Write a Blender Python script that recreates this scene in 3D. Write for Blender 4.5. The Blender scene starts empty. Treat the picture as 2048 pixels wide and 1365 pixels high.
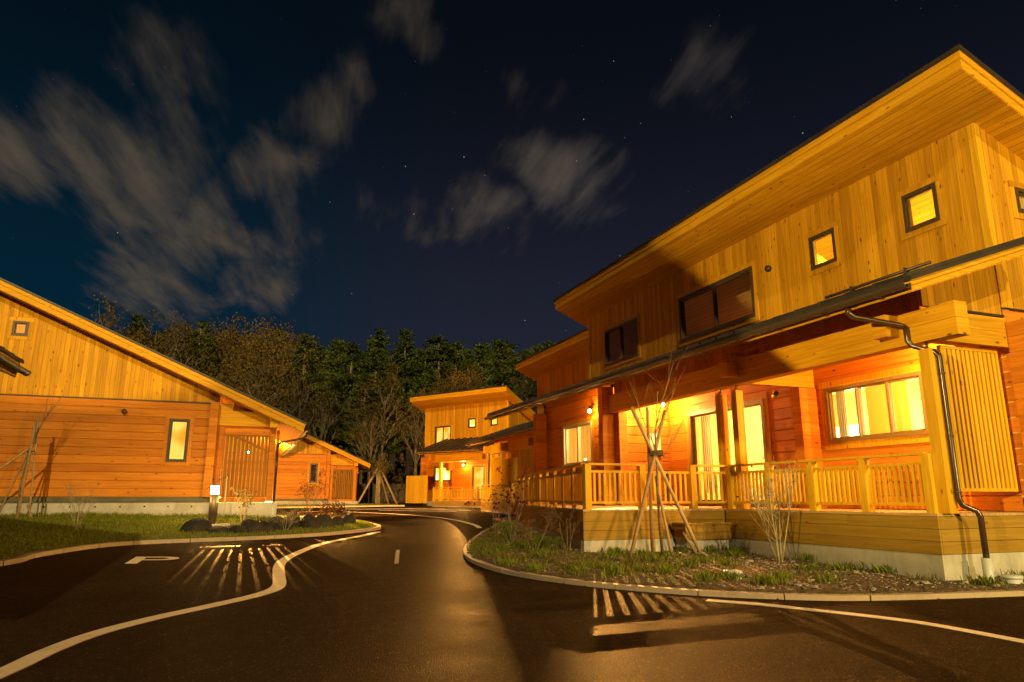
import bpy, math, random
from mathutils import Vector, Matrix
R=math.radians
sc=bpy.context.scene
COL=sc.collection
# ------------------------------------------------------------------ camera
cam=bpy.data.cameras.new('camera'); camo=bpy.data.objects.new('camera',cam); COL.objects.link(camo)
cam.sensor_width=36; cam.lens=36*1400/2048; cam.clip_end=2000; cam.clip_start=.05
camo.location=(0,0,0); camo.rotation_euler=(R(90+12.563),0,R(-20.77))     # z = 0 is the camera's own height
sc.camera=camo
# ------------------------------------------------------------------ colour management and sampling
vs=sc.view_settings; vs.view_transform='Standard'; vs.look='None'; vs.exposure=0.0; vs.gamma=1
cy=sc.cycles
cy.use_denoising=True; cy.max_bounces=6; cy.diffuse_bounces=3; cy.glossy_bounces=3; cy.transmission_bounces=4; cy.transparent_max_bounces=10
cy.sample_clamp_indirect=4; cy.caustics_reflective=False; cy.caustics_refractive=False
# ------------------------------------------------------------------ node helpers
class N:
    def __init__(s,nt): s.nt=nt
    def n(s,t,**k):
        o=s.nt.nodes.new(t)
        for a,b in k.items():
            setattr(o,a,b)
        return o
    def l(s,a,b): s.nt.links.new(a,b)
    def put(s,v,i):
        if hasattr(v,'is_output'): s.l(v,i)
        else: i.default_value=v
    def m(s,op,a,b=0.0,c=None,clamp=False):
        o=s.n('ShaderNodeMath',operation=op,use_clamp=clamp); s.put(a,o.inputs[0]); s.put(b,o.inputs[1])
        if c is not None: s.put(c,o.inputs[2])
        return o.outputs[0]
    def vec(s,x,y,z):
        o=s.n('ShaderNodeCombineXYZ'); s.put(x,o.inputs[0]); s.put(y,o.inputs[1]); s.put(z,o.inputs[2]); return o.outputs[0]
    def sep(s,v):
        o=s.n('ShaderNodeSeparateXYZ'); s.l(v,o.inputs[0]); return o.outputs
    def noise(s,v,scale=1.,detail=3.,rough=.5,dist=0.):
        o=s.n('ShaderNodeTexNoise'); s.put(v,o.inputs['Vector']); o.inputs['Scale'].default_value=scale
        o.inputs['Detail'].default_value=detail; o.inputs['Roughness'].default_value=rough; o.inputs['Distortion'].default_value=dist
        return o.outputs['Fac']
    def ramp(s,f,a,b,c0=0.,c1=1.,smooth=True):
        o=s.n('ShaderNodeMapRange'); o.interpolation_type='SMOOTHSTEP' if smooth else 'LINEAR'
        s.put(f,o.inputs[0]); o.inputs[1].default_value=a; o.inputs[2].default_value=b; o.inputs[3].default_value=c0; o.inputs[4].default_value=c1
        return o.outputs[0]
    def mix(s,f,a,b,bt='MIX'):
        o=s.n('ShaderNodeMix',data_type='RGBA',blend_type=bt); s.put(f,o.inputs[0])
        for v,i in ((a,6),(b,7)):
            if hasattr(v,'is_output'): s.l(v,o.inputs[i])
            else: o.inputs[i].default_value=tuple(v)+((1.,) if len(v)==3 else ())
        return o.outputs[2]
def newmat(name):
    m=bpy.data.materials.new(name); m.use_nodes=True; nt=m.node_tree; nt.nodes.clear()
    g=N(nt); out=g.n('ShaderNodeOutputMaterial'); return m,g,out
def pbsdf(g,out,col,rough=.6,bump=None,bstr=.3,bdist=.01,metal=0.,spec=.5):
    p=g.n('ShaderNodeBsdfPrincipled')
    if hasattr(col,'is_output'): g.l(col,p.inputs['Base Color'])
    else: p.inputs['Base Color'].default_value=tuple(col)+(1.,)
    g.put(rough,p.inputs['Roughness']); p.inputs['Metallic'].default_value=metal; p.inputs['Specular IOR Level'].default_value=spec
    if bump is not None:
        b=g.n('ShaderNodeBump'); b.inputs['Strength'].default_value=bstr; b.inputs['Distance'].default_value=bdist
        g.l(bump,b.inputs['Height']); g.l(b.outputs[0],p.inputs['Normal'])
    g.l(p.outputs[0],out.inputs[0]); return p
# ------------------------------------------------------------------ sky: night gradient, drifting cloud, stars
def make_world():
    w=bpy.data.worlds.new('World'); sc.world=w; w.use_nodes=True; nt=w.node_tree; nt.nodes.clear(); g=N(nt)
    out=g.n('ShaderNodeOutputWorld'); bg=g.n('ShaderNodeBackground'); g.l(bg.outputs[0],out.inputs[0])
    tc=g.n('ShaderNodeTexCoord'); d=tc.outputs['Generated']; x,y,z=g.sep(d)
    zc=g.m('MAXIMUM',z,.02)
    up=g.ramp(z,.08,.62)
    left=g.ramp(x,.30,-.12)
    hor=g.mix(left,(.0165,.0185,.034),(.0013,.0185,.037)); top=g.mix(left,(.0025,.0038,.0072),(.0010,.0046,.0092))
    sky=g.mix(up,hor,top)
    # cloud sheet coordinates, stretched along the drift
    px=g.m('DIVIDE',x,zc); py=g.m('DIVIDE',y,zc)
    sx=g.m('SUBTRACT',g.m('MULTIPLY',px,.99),g.m('MULTIPLY',py,.14)); sy=g.m('ADD',g.m('MULTIPLY',px,.14),g.m('MULTIPLY',py,.99))
    p=g.vec(g.m('MULTIPLY',sx,2.6),g.m('MULTIPLY',sy,.75),3.1)
    n1=g.noise(p,1.6,5.,.55,.4); n2=g.noise(g.vec(g.m('MULTIPLY',sx,7.),g.m('MULTIPLY',sy,1.1),9.),1.4,3.,.5,.2)
    wn=g.n('ShaderNodeTexNoise'); g.l(d,wn.inputs['Vector']); wn.inputs['Scale'].default_value=7.; wn.inputs['Detail'].default_value=3.
    wv=g.n('ShaderNodeVectorMath',operation='MULTIPLY_ADD'); g.l(wn.outputs['Color'],wv.inputs[0]); wv.inputs[1].default_value=(.15,.15,.12); 
    ad=g.n('ShaderNodeVectorMath',operation='ADD'); g.l(d,ad.inputs[0]); ad.inputs[1].default_value=(-.075,-.075,-.06); g.l(ad.outputs[0],wv.inputs[2])
    blobs=[(-.141,.905,.40,.13,1.),(-.204,.89,.408,.10,.8),(-.075,.936,.343,.10,1.),(-.118,.948,.294,.11,.95),(.018,.914,.404,.09,.9),(-.275,.886,.383,.10,.75),
      (.06,.872,.485,.085,.62),(.145,.788,.599,.06,.55),(.189,.899,.396,.07,.62),(.279,.882,.38,.075,.75),(.366,.816,.449,.075,.8),(.314,.778,.545,.06,.6),(.257,.83,.495,.05,.35),
      (.535,.66,.527,.07,.62),(.42,.803,.422,.085,.95),(-.14,.86,.491,.10,.5),(-.022,.959,.281,.075,.8),(-.171,.95,.262,.08,.5),(-.166,.92,.356,.11,.9),(.102,.91,.402,.05,.45),(.50,.70,.50,.06,.45)]
    tot=None
    for bx,by,bz,s,a in blobs:
        ds=g.n('ShaderNodeVectorMath',operation='DISTANCE'); g.l(wv.outputs[0],ds.inputs[0]); ds.inputs[1].default_value=(bx,by,bz)
        v=g.ramp(ds.outputs['Value'],s*1.35,s*.05,0.,a)
        tot=v if tot is None else g.m('MAXIMUM',tot,v)
    n3=g.noise(g.vec(g.m('MULTIPLY',sx,14.),g.m('MULTIPLY',sy,2.4),4.),1.5,4.,.6,.3)
    q=g.m('ADD',g.m('MULTIPLY',tot,1.05),g.m('MULTIPLY',g.m('SUBTRACT',n1,.5),1.9)); q=g.m('ADD',q,g.m('MULTIPLY',g.m('SUBTRACT',n2,.5),1.0)); q=g.m('ADD',q,g.m('MULTIPLY',g.m('SUBTRACT',n3,.5),.5))
    dens=g.m('MULTIPLY',g.ramp(q,.27,1.55),g.ramp(tot,.0,.35))
    ccol=g.mix(g.ramp(x,.1,.55),(.098,.075,.050),(.088,.072,.062))
    sky=g.mix(g.m('MULTIPLY',dens,.92),sky,ccol)
    # stars
    vo=g.n('ShaderNodeTexVoronoi'); vo.inputs['Scale'].default_value=55.; g.l(d,vo.inputs['Vector'])
    cr,cg,cb=g.sep(vo.outputs['Color'])
    st=g.m('MULTIPLY',g.ramp(vo.outputs['Distance'],.050,.015),g.ramp(cr,.35,1.,.06,.85))
    st=g.m('MULTIPLY',st,g.m('GREATER_THAN',cg,.30)); st=g.m('MULTIPLY',st,g.m('SUBTRACT',1.,g.m('MULTIPLY',dens,.9)))
    scol=g.mix(cb,(1.,.75,.6),(.6,.85,1.))
    sky=g.mix(g.m('MULTIPLY',st,.7,clamp=True),sky,scol)
    g.l(sky,bg.inputs[0]); bg.inputs[1].default_value=1.0
    w.cycles.sampling_method='MANUAL'; w.cycles.sample_map_resolution=256
make_world()
# faint moonlight from behind the camera
sun=bpy.data.lights.new('moon','SUN'); sun.energy=2.3; sun.angle=R(.5); sun.color=(1.,.78,.36)
suno=bpy.data.objects.new('moon',sun); COL.objects.link(suno); suno.rotation_euler=(R(62),0,R(-14))
WARM=(1.,.50,.12); WARM2=(1.,.58,.12); GOLD=(1.,.70,.20); ROOMC=(1.,.78,.30)
# ------------------------------------------------------------------ materials
MAT={}
def wood(name,dirn,c0,c1,knot=(.15,.05,.006),rough=.55,seam=0.,kn=.35,var=.34):
    m,g,out=newmat(name); tc=g.n('ShaderNodeTexCoord'); x,y,z=g.sep(tc.outputs['Object'])
    if dirn=='V': al=z; ac=g.m('ADD',x,y)
    elif dirn=='H': al=g.m('ADD',x,y); ac=z
    else: al=y; ac=g.m('MULTIPLY',x,1.06)
    at=g.n('ShaderNodeAttribute',attribute_name='rnd'); r=at.outputs['Fac']
    sm=None
    if seam:
        q=g.m('DIVIDE',ac,seam); fl=g.m('FLOOR',q); fr=g.m('SUBTRACT',q,fl)
        wn=g.n('ShaderNodeTexWhiteNoise',noise_dimensions='1D'); g.l(fl,wn.inputs['W']); r=wn.outputs['Value']
        sm=g.m('GREATER_THAN',g.m('ABSOLUTE',g.m('SUBTRACT',fr,.5)),.47)
    ro=g.m('MULTIPLY',r,57.)
    v1=g.vec(g.m('ADD',g.m('MULTIPLY',al,.8),ro),g.m('MULTIPLY',ac,16.),ro)
    f=g.noise(v1,1.5,4.,.6,.6)
    v3=g.vec(g.m('ADD',g.m('MULTIPLY',al,1.2),ro),g.m('MULTIPLY',ac,60.),ro); f2=g.noise(v3,1.2,2.,.5)
    f=g.m('ADD',g.m('MULTIPLY',f,.75),g.m('MULTIPLY',f2,.25))
    col=g.mix(g.ramp(f,.32,.68),c0,c1)
    hv=g.m('ADD',g.m('MULTIPLY',r,var),1.-var*.5)
    col=g.mix(1.,col,g.vec(hv,g.m('POWER',hv,1.2),g.m('POWER',hv,1.35)),'MULTIPLY')
    vo=g.n('ShaderNodeTexVoronoi'); vo.inputs['Scale'].default_value=1.
    g.l(g.vec(g.m('ADD',g.m('MULTIPLY',al,3.4),ro),g.m('MULTIPLY',ac,8.),g.m('MULTIPLY',ro,1.7)),vo.inputs['Vector'])
    cr=g.sep(vo.outputs['Color'])
    kf=g.m('MULTIPLY',g.ramp(vo.outputs['Distance'],.18,.08),g.m('GREATER_THAN',cr[0],kn))
    kf=g.m('MULTIPLY',kf,g.ramp(cr[1],0.,1.,.5,1.))
    col=g.mix(kf,col,knot)
    big=g.noise(tc.outputs['Object'],.5,3.,.5); col=g.mix(1.,col,g.mix(big,(.78,.78,.78),(1.12,1.1,1.08)),'MULTIPLY')
    h=f
    if sm is not None:
        col=g.mix(g.m('MULTIPLY',sm,.72),col,(.05,.02,.006)); h=g.m('SUBTRACT',f,g.m('MULTIPLY',sm,2.))
    pbsdf(g,out,col,g.ramp(f,.3,.7,rough-.02,rough+.15),h,.25,.004,spec=.16); MAT[name]=m
wood('log_pine','H',(.42,.132,.008),(.57,.205,.016),var=.34)
wood('board_pine','V',(.39,.18,.006),(.56,.275,.014),kn=.12,var=.42)
wood('beam_pine','H',(.47,.22,.006),(.62,.33,.014),var=.12)
wood('post_pine','V',(.50,.26,.008),(.65,.37,.02),var=.15)
wood('soffit_pine','S',(.43,.185,.005),(.59,.29,.012),seam=.105,var=.32,kn=.40)
wood('ceiling_pine','S',(.58,.38,.11),(.72,.52,.19),seam=.12,var=.15)
wood('deck_board','H',(.25,.145,.016),(.34,.20,.028),kn=.97,rough=.6,var=.10)
wood('deck_floor','S',(.38,.24,.09),(.5,.34,.15),kn=.95,seam=.14,var=.1)
wood('stake_wood','V',(.30,.19,.085),(.42,.29,.14),kn=.6)
wood('slat_shaded','V',(.20,.085,.008),(.30,.135,.014),kn=.8,var=.3)  # rear porch slats: the weaker light on their front is put into the colour
wood('stair_wood','H',(.45,.3,.1),(.55,.38,.15),kn=.9)
def simple(name,col,rough=.6,nscale=8.,amt=.25,bump=.15,bdist=.01,metal=0.,spec=.5,detail=4.):
    m,g,out=newmat(name); tc=g.n('ShaderNodeTexCoord'); f=g.noise(tc.outputs['Object'],nscale,detail,.6)
    a=[c*(1-amt) for c in col]; b=[min(1,c*(1+amt)) for c in col]
    c=g.mix(g.ramp(f,.3,.7),a,b); pbsdf(g,out,c,rough,f,bump,bdist,metal,spec); MAT[name]=m; return m
simple('roof_metal',(.030,.023,.018),.42,3.,.25,.1,spec=.5)
simple('dark_metal',(.040,.026,.018),.5,20.,.15,.03,spec=.6)
simple('pipe_brown',(.045,.023,.013),.24,20.,.1,.02,spec=.45)
simple('sash_brown',(.060,.038,.020),.4,20.,.15,.03)
simple('sash_tan',(.17,.10,.035),.4,20.,.12,.03)
simple('sash_pale',(.42,.36,.24),.35,20.,.1,.02)
simple('sill_olive',(.085,.075,.035),.6,5.,.2,.1)
simple('grey_pvc',(.46,.47,.44),.45,6.,.08,.03)
simple('rock',(.022,.016,.011),.85,3.2,.65,1.,.12,detail=8.)
simple('bark',(.20,.14,.075),.9,18.,.45,.8,.02)
simple('bark_pale',(.30,.24,.13),.85,14.,.4,.6,.01)
simple('twig',(.19,.11,.05),.85,20.,.35,.2)
simple('wood_edge_bark',(.13,.10,.055),.9,3.,.4,.3,.03); simple('forest_bark',(.24,.19,.11),.9,2.,.4,.3,.05)
simple('tv_black',(.012,.011,.011),.2,5.,.1,.0)
simple('paper',(.7,.68,.62),.7,9.,.05,.0)
simple('linen',(.75,.70,.58),.8,30.,.06,.05)
simple('rope',(.09,.06,.035),.9,30.,.3,.2)
simple('fence_dark',(.06,.04,.02),.8,4.,.4,.2)
def concrete():
    m,g,out=newmat('concrete'); tc=g.n('ShaderNodeTexCoord'); o=tc.outputs['Object']; x,y,z=g.sep(o)
    f=g.noise(o,2.2,6.,.65); s=g.noise(g.vec(g.m('MULTIPLY',g.m('ADD',x,y),7.),g.m('MULTIPLY',z,.7),0.),1.5,3.,.5)
    c=g.mix(g.ramp(f,.3,.7),(.34,.31,.25),(.47,.44,.37)); c=g.mix(g.ramp(s,.52,.75,0.,.35),c,(.22,.19,.13))
    pf=g.n('ShaderNodeTexVoronoi'); pf.inputs['Scale'].default_value=26.; g.l(o,pf.inputs['Vector'])
    c=g.mix(g.m('MULTIPLY',g.m('LESS_THAN',pf.outputs['Distance'],.12),.4),c,(.15,.13,.1))
    pbsdf(g,out,c,.85,f,.25,.01); MAT['concrete']=m
concrete()
def asphalt():
    m,g,out=newmat('asphalt'); tc=g.n('ShaderNodeTexCoord'); o=tc.outputs['Object']
    f=g.noise(o,85.,2.,.7); b=g.noise(o,.45,4.,.6,.5); v=g.n('ShaderNodeTexVoronoi'); v.inputs['Scale'].default_value=95.; g.l(o,v.inputs['Vector'])
    c=g.mix(g.ramp(f,.35,.75),(.012,.0066,.002),(.044,.024,.0068)); c=g.mix(g.ramp(b,.35,.7,0.,.55),c,(.008,.0045,.0014))
    sp=g.m('GREATER_THAN',g.sep(v.outputs['Color'])[0],.965); c=g.mix(g.m('MULTIPLY',sp,.8),c,(.14,.08,.03)); k2=g.noise(o,7.,4.,.65); c=g.mix(1.,c,g.mix(g.ramp(k2,.3,.7),(.6,.6,.6),(1.3,1.25,1.2)),'MULTIPLY')
    fine=g.m('ADD',f,g.m('MULTIPLY',v.outputs['Distance'],.8))
    w2=g.noise(o,1.3,5.,.65,.8); ro=g.m('SUBTRACT',g.ramp(b,.3,.7,.50,.42),g.ramp(w2,.55,.75,0.,.05)); bp=g.n('ShaderNodeBump'); bp.inputs['Strength'].default_value=.9; bp.inputs['Distance'].default_value=.010; g.l(fine,bp.inputs['Height'])
    df=g.n('ShaderNodeBsdfDiffuse'); g.l(c,df.inputs[0]); g.l(bp.outputs[0],df.inputs['Normal']); gl=g.n('ShaderNodeBsdfGlossy'); gl.inputs[0].default_value=(1.,.86,.66,1.); g.put(ro,gl.inputs['Roughness']); g.l(bp.outputs[0],gl.inputs['Normal'])
    mx=g.n('ShaderNodeMixShader'); g.put(g.m('ADD',.042,g.m('MULTIPLY',g.ramp(w2,.50,.75,0.,1.),.008)),mx.inputs[0]); g.l(df.outputs[0],mx.inputs[1]); g.l(gl.outputs[0],mx.inputs[2]); g.l(mx.outputs[0],out.inputs[0]); MAT['asphalt']=m
asphalt()
def soil(name,a,b,s):
    m,g,out=newmat(name); tc=g.n('ShaderNodeTexCoord'); o=tc.outputs['Object']
    f=g.noise(o,s,8.,.7); k=g.noise(o,1.1,3.,.5); c=g.mix(g.ramp(f,.3,.72),a,b); c=g.mix(1.,c,g.mix(k,(.65,.65,.65),(1.2,1.15,1.1)),'MULTIPLY')
    pbsdf(g,out,c,.95,f,1.,.05); MAT[name]=m
soil('bed_soil',(.06,.034,.016),(.20,.125,.06),11.)
soil('lawn_soil',(.06,.06,.014),(.16,.14,.035),7.)
soil('forest_soil',(.02,.014,.008),(.05,.035,.018),2.)
def paint(name,col,wear):
    m,g,out=newmat(name); tc=g.n('ShaderNodeTexCoord'); o=tc.outputs['Object']; f=g.noise(o,22.,5.,.7); k=g.noise(o,2.,3.,.6)
    c=g.mix(g.ramp(g.m('ADD',g.m('MULTIPLY',f,.7),g.m('MULTIPLY',k,.5)),.56,.78,0.,wear),col,[v*.45 for v in col]); pbsdf(g,out,c,.75,f,.3,.004); MAT[name]=m
paint('line_paint',(.80,.64,.46),.75); paint('faded_paint',(.05,.033,.014),.8); paint('kerb_stone',(.80,.60,.38),.35); paint('kerb_edge',(.42,.31,.20),.45)
def foliage(name,c0,c1,rough=.6,trans=.25):
    m,g,out=newmat(name); at=g.n('ShaderNodeAttribute',attribute_name='rnd'); oi=g.n('ShaderNodeObjectInfo')
    c=g.mix(at.outputs['Fac'],c0,c1); h=g.m('ADD',g.m('MULTIPLY',oi.outputs['Random'],.5),.75); c=g.mix(1.,c,g.vec(h,h,h),'MULTIPLY')
    d=g.n('ShaderNodeBsdfDiffuse'); g.l(c,d.inputs[0]); t=g.n('ShaderNodeBsdfTranslucent'); g.l(c,t.inputs[0])
    mx=g.n('ShaderNodeMixShader'); mx.inputs[0].default_value=trans; g.l(d.outputs[0],mx.inputs[1]); g.l(t.outputs[0],mx.inputs[2]); g.l(mx.outputs[0],out.inputs[0]); MAT[name]=m
foliage('pine_needles',(.05,.078,.013),(.17,.215,.045)); foliage('autumn_leaves',(.12,.075,.018),(.30,.19,.045)); foliage('brush_leaves',(.06,.032,.010),(.14,.08,.024))
foliage('grass_blade',(.09,.115,.010),(.26,.27,.035)); foliage('tuft_blade',(.07,.095,.010),(.21,.22,.03)); foliage('dry_grass',(.14,.11,.03),(.24,.20,.06)); foliage('red_leaf',(.14,.012,.008),(.26,.035,.015)); foliage('shrub_leaf',(.07,.07,.02),(.16,.13,.04)); foliage('dark_leaf',(.06,.03,.016),(.11,.06,.025))
def emit(name,col,s):
    m,g,out=newmat(name); e=g.n('ShaderNodeEmission'); e.inputs[0].default_value=tuple(col)+(1,); e.inputs[1].default_value=s; g.l(e.outputs[0],out.inputs[0]); MAT[name]=m
emit('bulb',(1.,.86,.55),70.)
def litpane(name,a,b,s):
    m,g,out=newmat(name); tc=g.n('ShaderNodeTexCoord'); o=tc.outputs['Object']; x,y,z=g.sep(o)
    f=g.noise(g.vec(g.m('MULTIPLY',g.m('ADD',x,y),1.3),g.m('MULTIPLY',z,1.1),0.),1.3,0.,.5); c=g.mix(g.ramp(f,.38,.62),a,b)
    e=g.n('ShaderNodeEmission'); g.l(c,e.inputs[0]); e.inputs[1].default_value=s
    gl=g.n('ShaderNodeBsdfGlossy'); gl.inputs['Roughness'].default_value=.03; mx=g.n('ShaderNodeMixShader'); mx.inputs[0].default_value=.05
    g.l(e.outputs[0],mx.inputs[1]); g.l(gl.outputs[0],mx.inputs[2]); g.l(mx.outputs[0],out.inputs[0]); MAT[name]=m
litpane('lit_pane',(1.,.34,.012),(1.,.66,.10),1.25); litpane('lit_pane_bright',(1.,.52,.05),(1.,.86,.40),1.9); litpane('lit_pane_orange',(.9,.26,.03),(1.,.42,.07),1.5)
def glass():
    m,g,out=newmat('glass'); fr=g.n('ShaderNodeFresnel'); fr.inputs[0].default_value=1.5; geo=g.n('ShaderNodeNewGeometry'); t=g.n('ShaderNodeBsdfTransparent'); t.inputs[0].default_value=(.95,.95,.93,1); gl=g.n('ShaderNodeBsdfGlossy'); gl.inputs['Roughness'].default_value=.015
    mx=g.n('ShaderNodeMixShader'); g.l(g.m('MULTIPLY',fr.outputs[0],g.m('SUBTRACT',1.,geo.outputs['Backfacing'])),mx.inputs[0]); g.l(t.outputs[0],mx.inputs[1]); g.l(gl.outputs[0],mx.inputs[2]); g.l(mx.outputs[0],out.inputs[0]); MAT['glass']=m
glass()
simple('dark_pane',(.035,.016,.008),.06,3.,.3,.0,spec=.8)
# ------------------------------------------------------------------ mesh builder
rng=random.Random(11)
class MB:
    def __init__(s): s.v=[]; s.f=[]; s.r=[]; s.smooth=[]
    def add(s,vs,fs,r=None,sm=False):
        b=len(s.v); s.v.extend(vs); r=rng.random() if r is None else r
        for f in fs: s.f.append([b+i for i in f]); s.r.append(r); s.smooth.append(sm)
        return s
    def hexa(s,p,r=None):   # 8 points: bottom ring 0-3, top ring 4-7
        return s.add(p,[(0,3,2,1),(4,5,6,7),(0,1,5,4),(1,2,6,5),(2,3,7,6),(3,0,4,7)],r)
    def box(s,x0,x1,y0,y1,z0,z1,r=None):
        return s.hexa([(x0,y0,z0),(x1,y0,z0),(x1,y1,z0),(x0,y1,z0),(x0,y0,z1),(x1,y0,z1),(x1,y1,z1),(x0,y1,z1)],r)
    def obox(s,a,b,w,z0,z1,r=None,off=0.):   # box along plan segment a-b
        dx,dy=b[0]-a[0],b[1]-a[1]; L=math.hypot(dx,dy); nx,ny=-dy/L,dx/L
        q=[(a[0]+nx*(off-w/2),a[1]+ny*(off-w/2)),(b[0]+nx*(off-w/2),b[1]+ny*(off-w/2)),(b[0]+nx*(off+w/2),b[1]+ny*(off+w/2)),(a[0]+nx*(off+w/2),a[1]+ny*(off+w/2))]
        return s.hexa([(x,y,z0) for x,y in q]+[(x,y,z1) for x,y in q],r)
    def prism(s,poly,a,b,r=None):    # poly of 3D points at a, the same shifted by vector b
        n=len(poly); p=[Vector(q)+Vector(a) for q in poly]; q=[v+Vector(b) for v in p]
        return s.add([tuple(v) for v in p+q],[tuple(range(n-1,-1,-1)),tuple(range(n,2*n))]+[(i,(i+1)%n,n+(i+1)%n,n+i) for i in range(n)],r)
    def tube(s,pts,rad,n=8,r=None,cap=True):
        pts=[Vector(p) for p in pts]; rad=rad if isinstance(rad,(list,tuple)) else [rad]*len(pts); rings=[]
        a=None
        for i,p in enumerate(pts):
            d=(pts[min(i+1,len(pts)-1)]-pts[max(i-1,0)])
            if i and i<len(pts)-1: d=(pts[i+1]-pts[i]).normalized()+(pts[i]-pts[i-1]).normalized()
            d.normalize()
            if a is None: a=d.orthogonal()
            a=a-d*a.dot(d)
            if a.length<1e-5: a=d.orthogonal()
            a.normalize(); b=d.cross(a)
            rings.append([tuple(p+(a*math.cos(2*math.pi*k/n)+b*math.sin(2*math.pi*k/n))*rad[i]) for k in range(n)])
        vs=[q for ring in rings for q in ring]; fs=[]
        for i in range(len(pts)-1):
            for k in range(n): fs.append((i*n+k,i*n+(k+1)%n,(i+1)*n+(k+1)%n,(i+1)*n+k))
        if cap: fs+= [tuple(range(n-1,-1,-1)),tuple(range((len(pts)-1)*n,len(pts)*n))]
        return s.add(vs,fs,r,True)
    def tri(s,c,size,d,r=None):      # a leaf-sized pointed quad
        d=Vector(d).normalized(); o=d.orthogonal().normalized(); o.rotate(Matrix.Rotation(rng.random()*6.28,3,d)); c=Vector(c)
        a=c+d*size; w=o*size*.32
        return s.add([tuple(c),tuple(c+d*size*.5+w),tuple(a),tuple(c+d*size*.5-w)],[(0,1,2,3)],r)
    def build(s,name,mat,parent=None,loc=None,rot=0.,smooth=True):
        me=bpy.data.meshes.new(name); me.from_pydata(s.v,[],s.f); 
        at=me.attributes.new('rnd','FLOAT','FACE'); at.data.foreach_set('value',s.r)
        if any(s.smooth): me.polygons.foreach_set('use_smooth',s.smooth)
        me.materials.append(MAT[mat]); me.update()
        o=bpy.data.objects.new(name,me); COL.objects.link(o)
        if parent is not None: o.parent=parent
        if loc is not None: o.location=loc
        if rot: o.rotation_euler=(0,0,rot)
        return o
def sphere_pts(mb,c,r,nu=10,nv=6,sc_=(1,1,1),rr=None):
    vs=[(c[0],c[1],c[2]-r*sc_[2])]; 
    for j in range(1,nv):
        t=-math.pi/2+math.pi*j/nv
        for i in range(nu): vs.append((c[0]+r*sc_[0]*math.cos(t)*math.cos(2*math.pi*i/nu),c[1]+r*sc_[1]*math.cos(t)*math.sin(2*math.pi*i/nu),c[2]+r*sc_[2]*math.sin(t)))
    vs.append((c[0],c[1],c[2]+r*sc_[2])); fs=[(0,1+(i+1)%nu,1+i) for i in range(nu)]
    for j in range(nv-2):
        for i in range(nu): fs.append((1+j*nu+i,1+j*nu+(i+1)%nu,1+(j+1)*nu+(i+1)%nu,1+(j+1)*nu+i))
    e=len(vs)-1; fs+=[(e,1+(nv-2)*nu+i,1+(nv-2)*nu+(i+1)%nu) for i in range(nu)]
    mb.add(vs,fs,rr,True)
def thing(name,label,cat,loc=(0,0,0),rz=0.,group=None):
    o=bpy.data.objects.new(name,None); COL.objects.link(o); o.empty_display_size=.2; o.location=loc; o.rotation_euler=(0,0,rz); tag(o,label,cat,group); return o
def tag(o,label=None,cat=None,group=None,kind=None):
    if label: o['label']=label
    if cat: o['category']=cat
    if group: o['group']=group
    if kind: o['kind']=kind
    return o
def point_light(name,parent,loc,power,col=WARM,rad=.05):
    l=bpy.data.lights.new(name,'POINT'); l.energy=power; l.color=col; l.shadow_soft_size=rad
    o=bpy.data.objects.new(name,l); COL.objects.link(o); o.parent=parent; o.location=loc; return o
# ------------------------------------------------------------------ terrain
def zr(x,y):
    D=.3546*x+.935*y
    z=-1.22+.0165*max(-20.,min(D,42.))
    if D>47: z+=.05*(D-47)
    return z
def grid_sheet(name,x0,x1,y0,y1,nx,ny,zf,mat,kind='structure'):
    vs=[]; fs=[]
    for j in range(ny+1):
        for i in range(nx+1):
            x=x0+(x1-x0)*i/nx; y=y0+(y1-y0)*j/ny; vs.append((x,y,zf(x,y)))
    for j in range(ny):
        for i in range(nx): a=j*(nx+1)+i; fs.append((a,a+1,a+nx+2,a+nx+1))
    m=MB(); m.v=vs; m.f=fs; m.r=[.5]*len(fs); m.smooth=[True]*len(fs); return tag(m.build(name,mat),kind=kind)
def sstep(t): t=max(0.,min(1.,t)); return t*t*(3-2*t)
def hn(x,y,s=1.): return (math.sin(x*2.1*s+y*1.3*s)+math.sin(x*1.1*s-y*2.7*s+1.)+math.sin(x*4.3*s+y*3.7*s+2.)*.5)/2.5
grid_sheet('ground',-300,300,-200,500,60,70,lambda x,y: zr(x,y)-.12,'forest_soil')
grid_sheet('hill',-120,150,74,150,60,16,lambda x,y: zr(x,y)-1+9.*sstep((y-78+8*math.sin(x*.05))/30)+1.5*hn(x*.1,y*.1),'forest_soil')
grid_sheet('road',-30,30,-16,52,30,40,zr,'asphalt')
def seg_d(px,py,a,b):
    dx,dy=b[0]-a[0],b[1]-a[1]; t=max(0.,min(1.,((px-a[0])*dx+(py-a[1])*dy)/(dx*dx+dy*dy))); return math.hypot(px-a[0]-t*dx,py-a[1]-t*dy)
def inside(px,py,P):
    c=False; n=len(P)
    for i in range(n):
        a,b=P[i],P[(i+1)%n]
        if (a[1]>py)!=(b[1]>py) and px<(b[0]-a[0])*(py-a[1])/(b[1]-a[1])+a[0]: c=not c
    return c
def sdist(px,py,P):
    d=min(seg_d(px,py,P[i],P[(i+1)%len(P)]) for i in range(len(P))); return d if inside(px,py,P) else -d
def smooth_line(P,n=4):
    out=[]
    for i in range(len(P)-1):
        p0=P[max(i-1,0)]; p1=P[i]; p2=P[i+1]; p3=P[min(i+2,len(P)-1)]
        for k in range(n):
            t=k/n; out.append(tuple(.5*((2*p1[j])+(-p0[j]+p2[j])*t+(2*p0[j]-5*p1[j]+4*p2[j]-p3[j])*t*t+(-p0[j]+3*p1[j]-3*p2[j]+p3[j])*t**3) for j in (0,1)))
    out.append(P[-1]); return out
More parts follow.
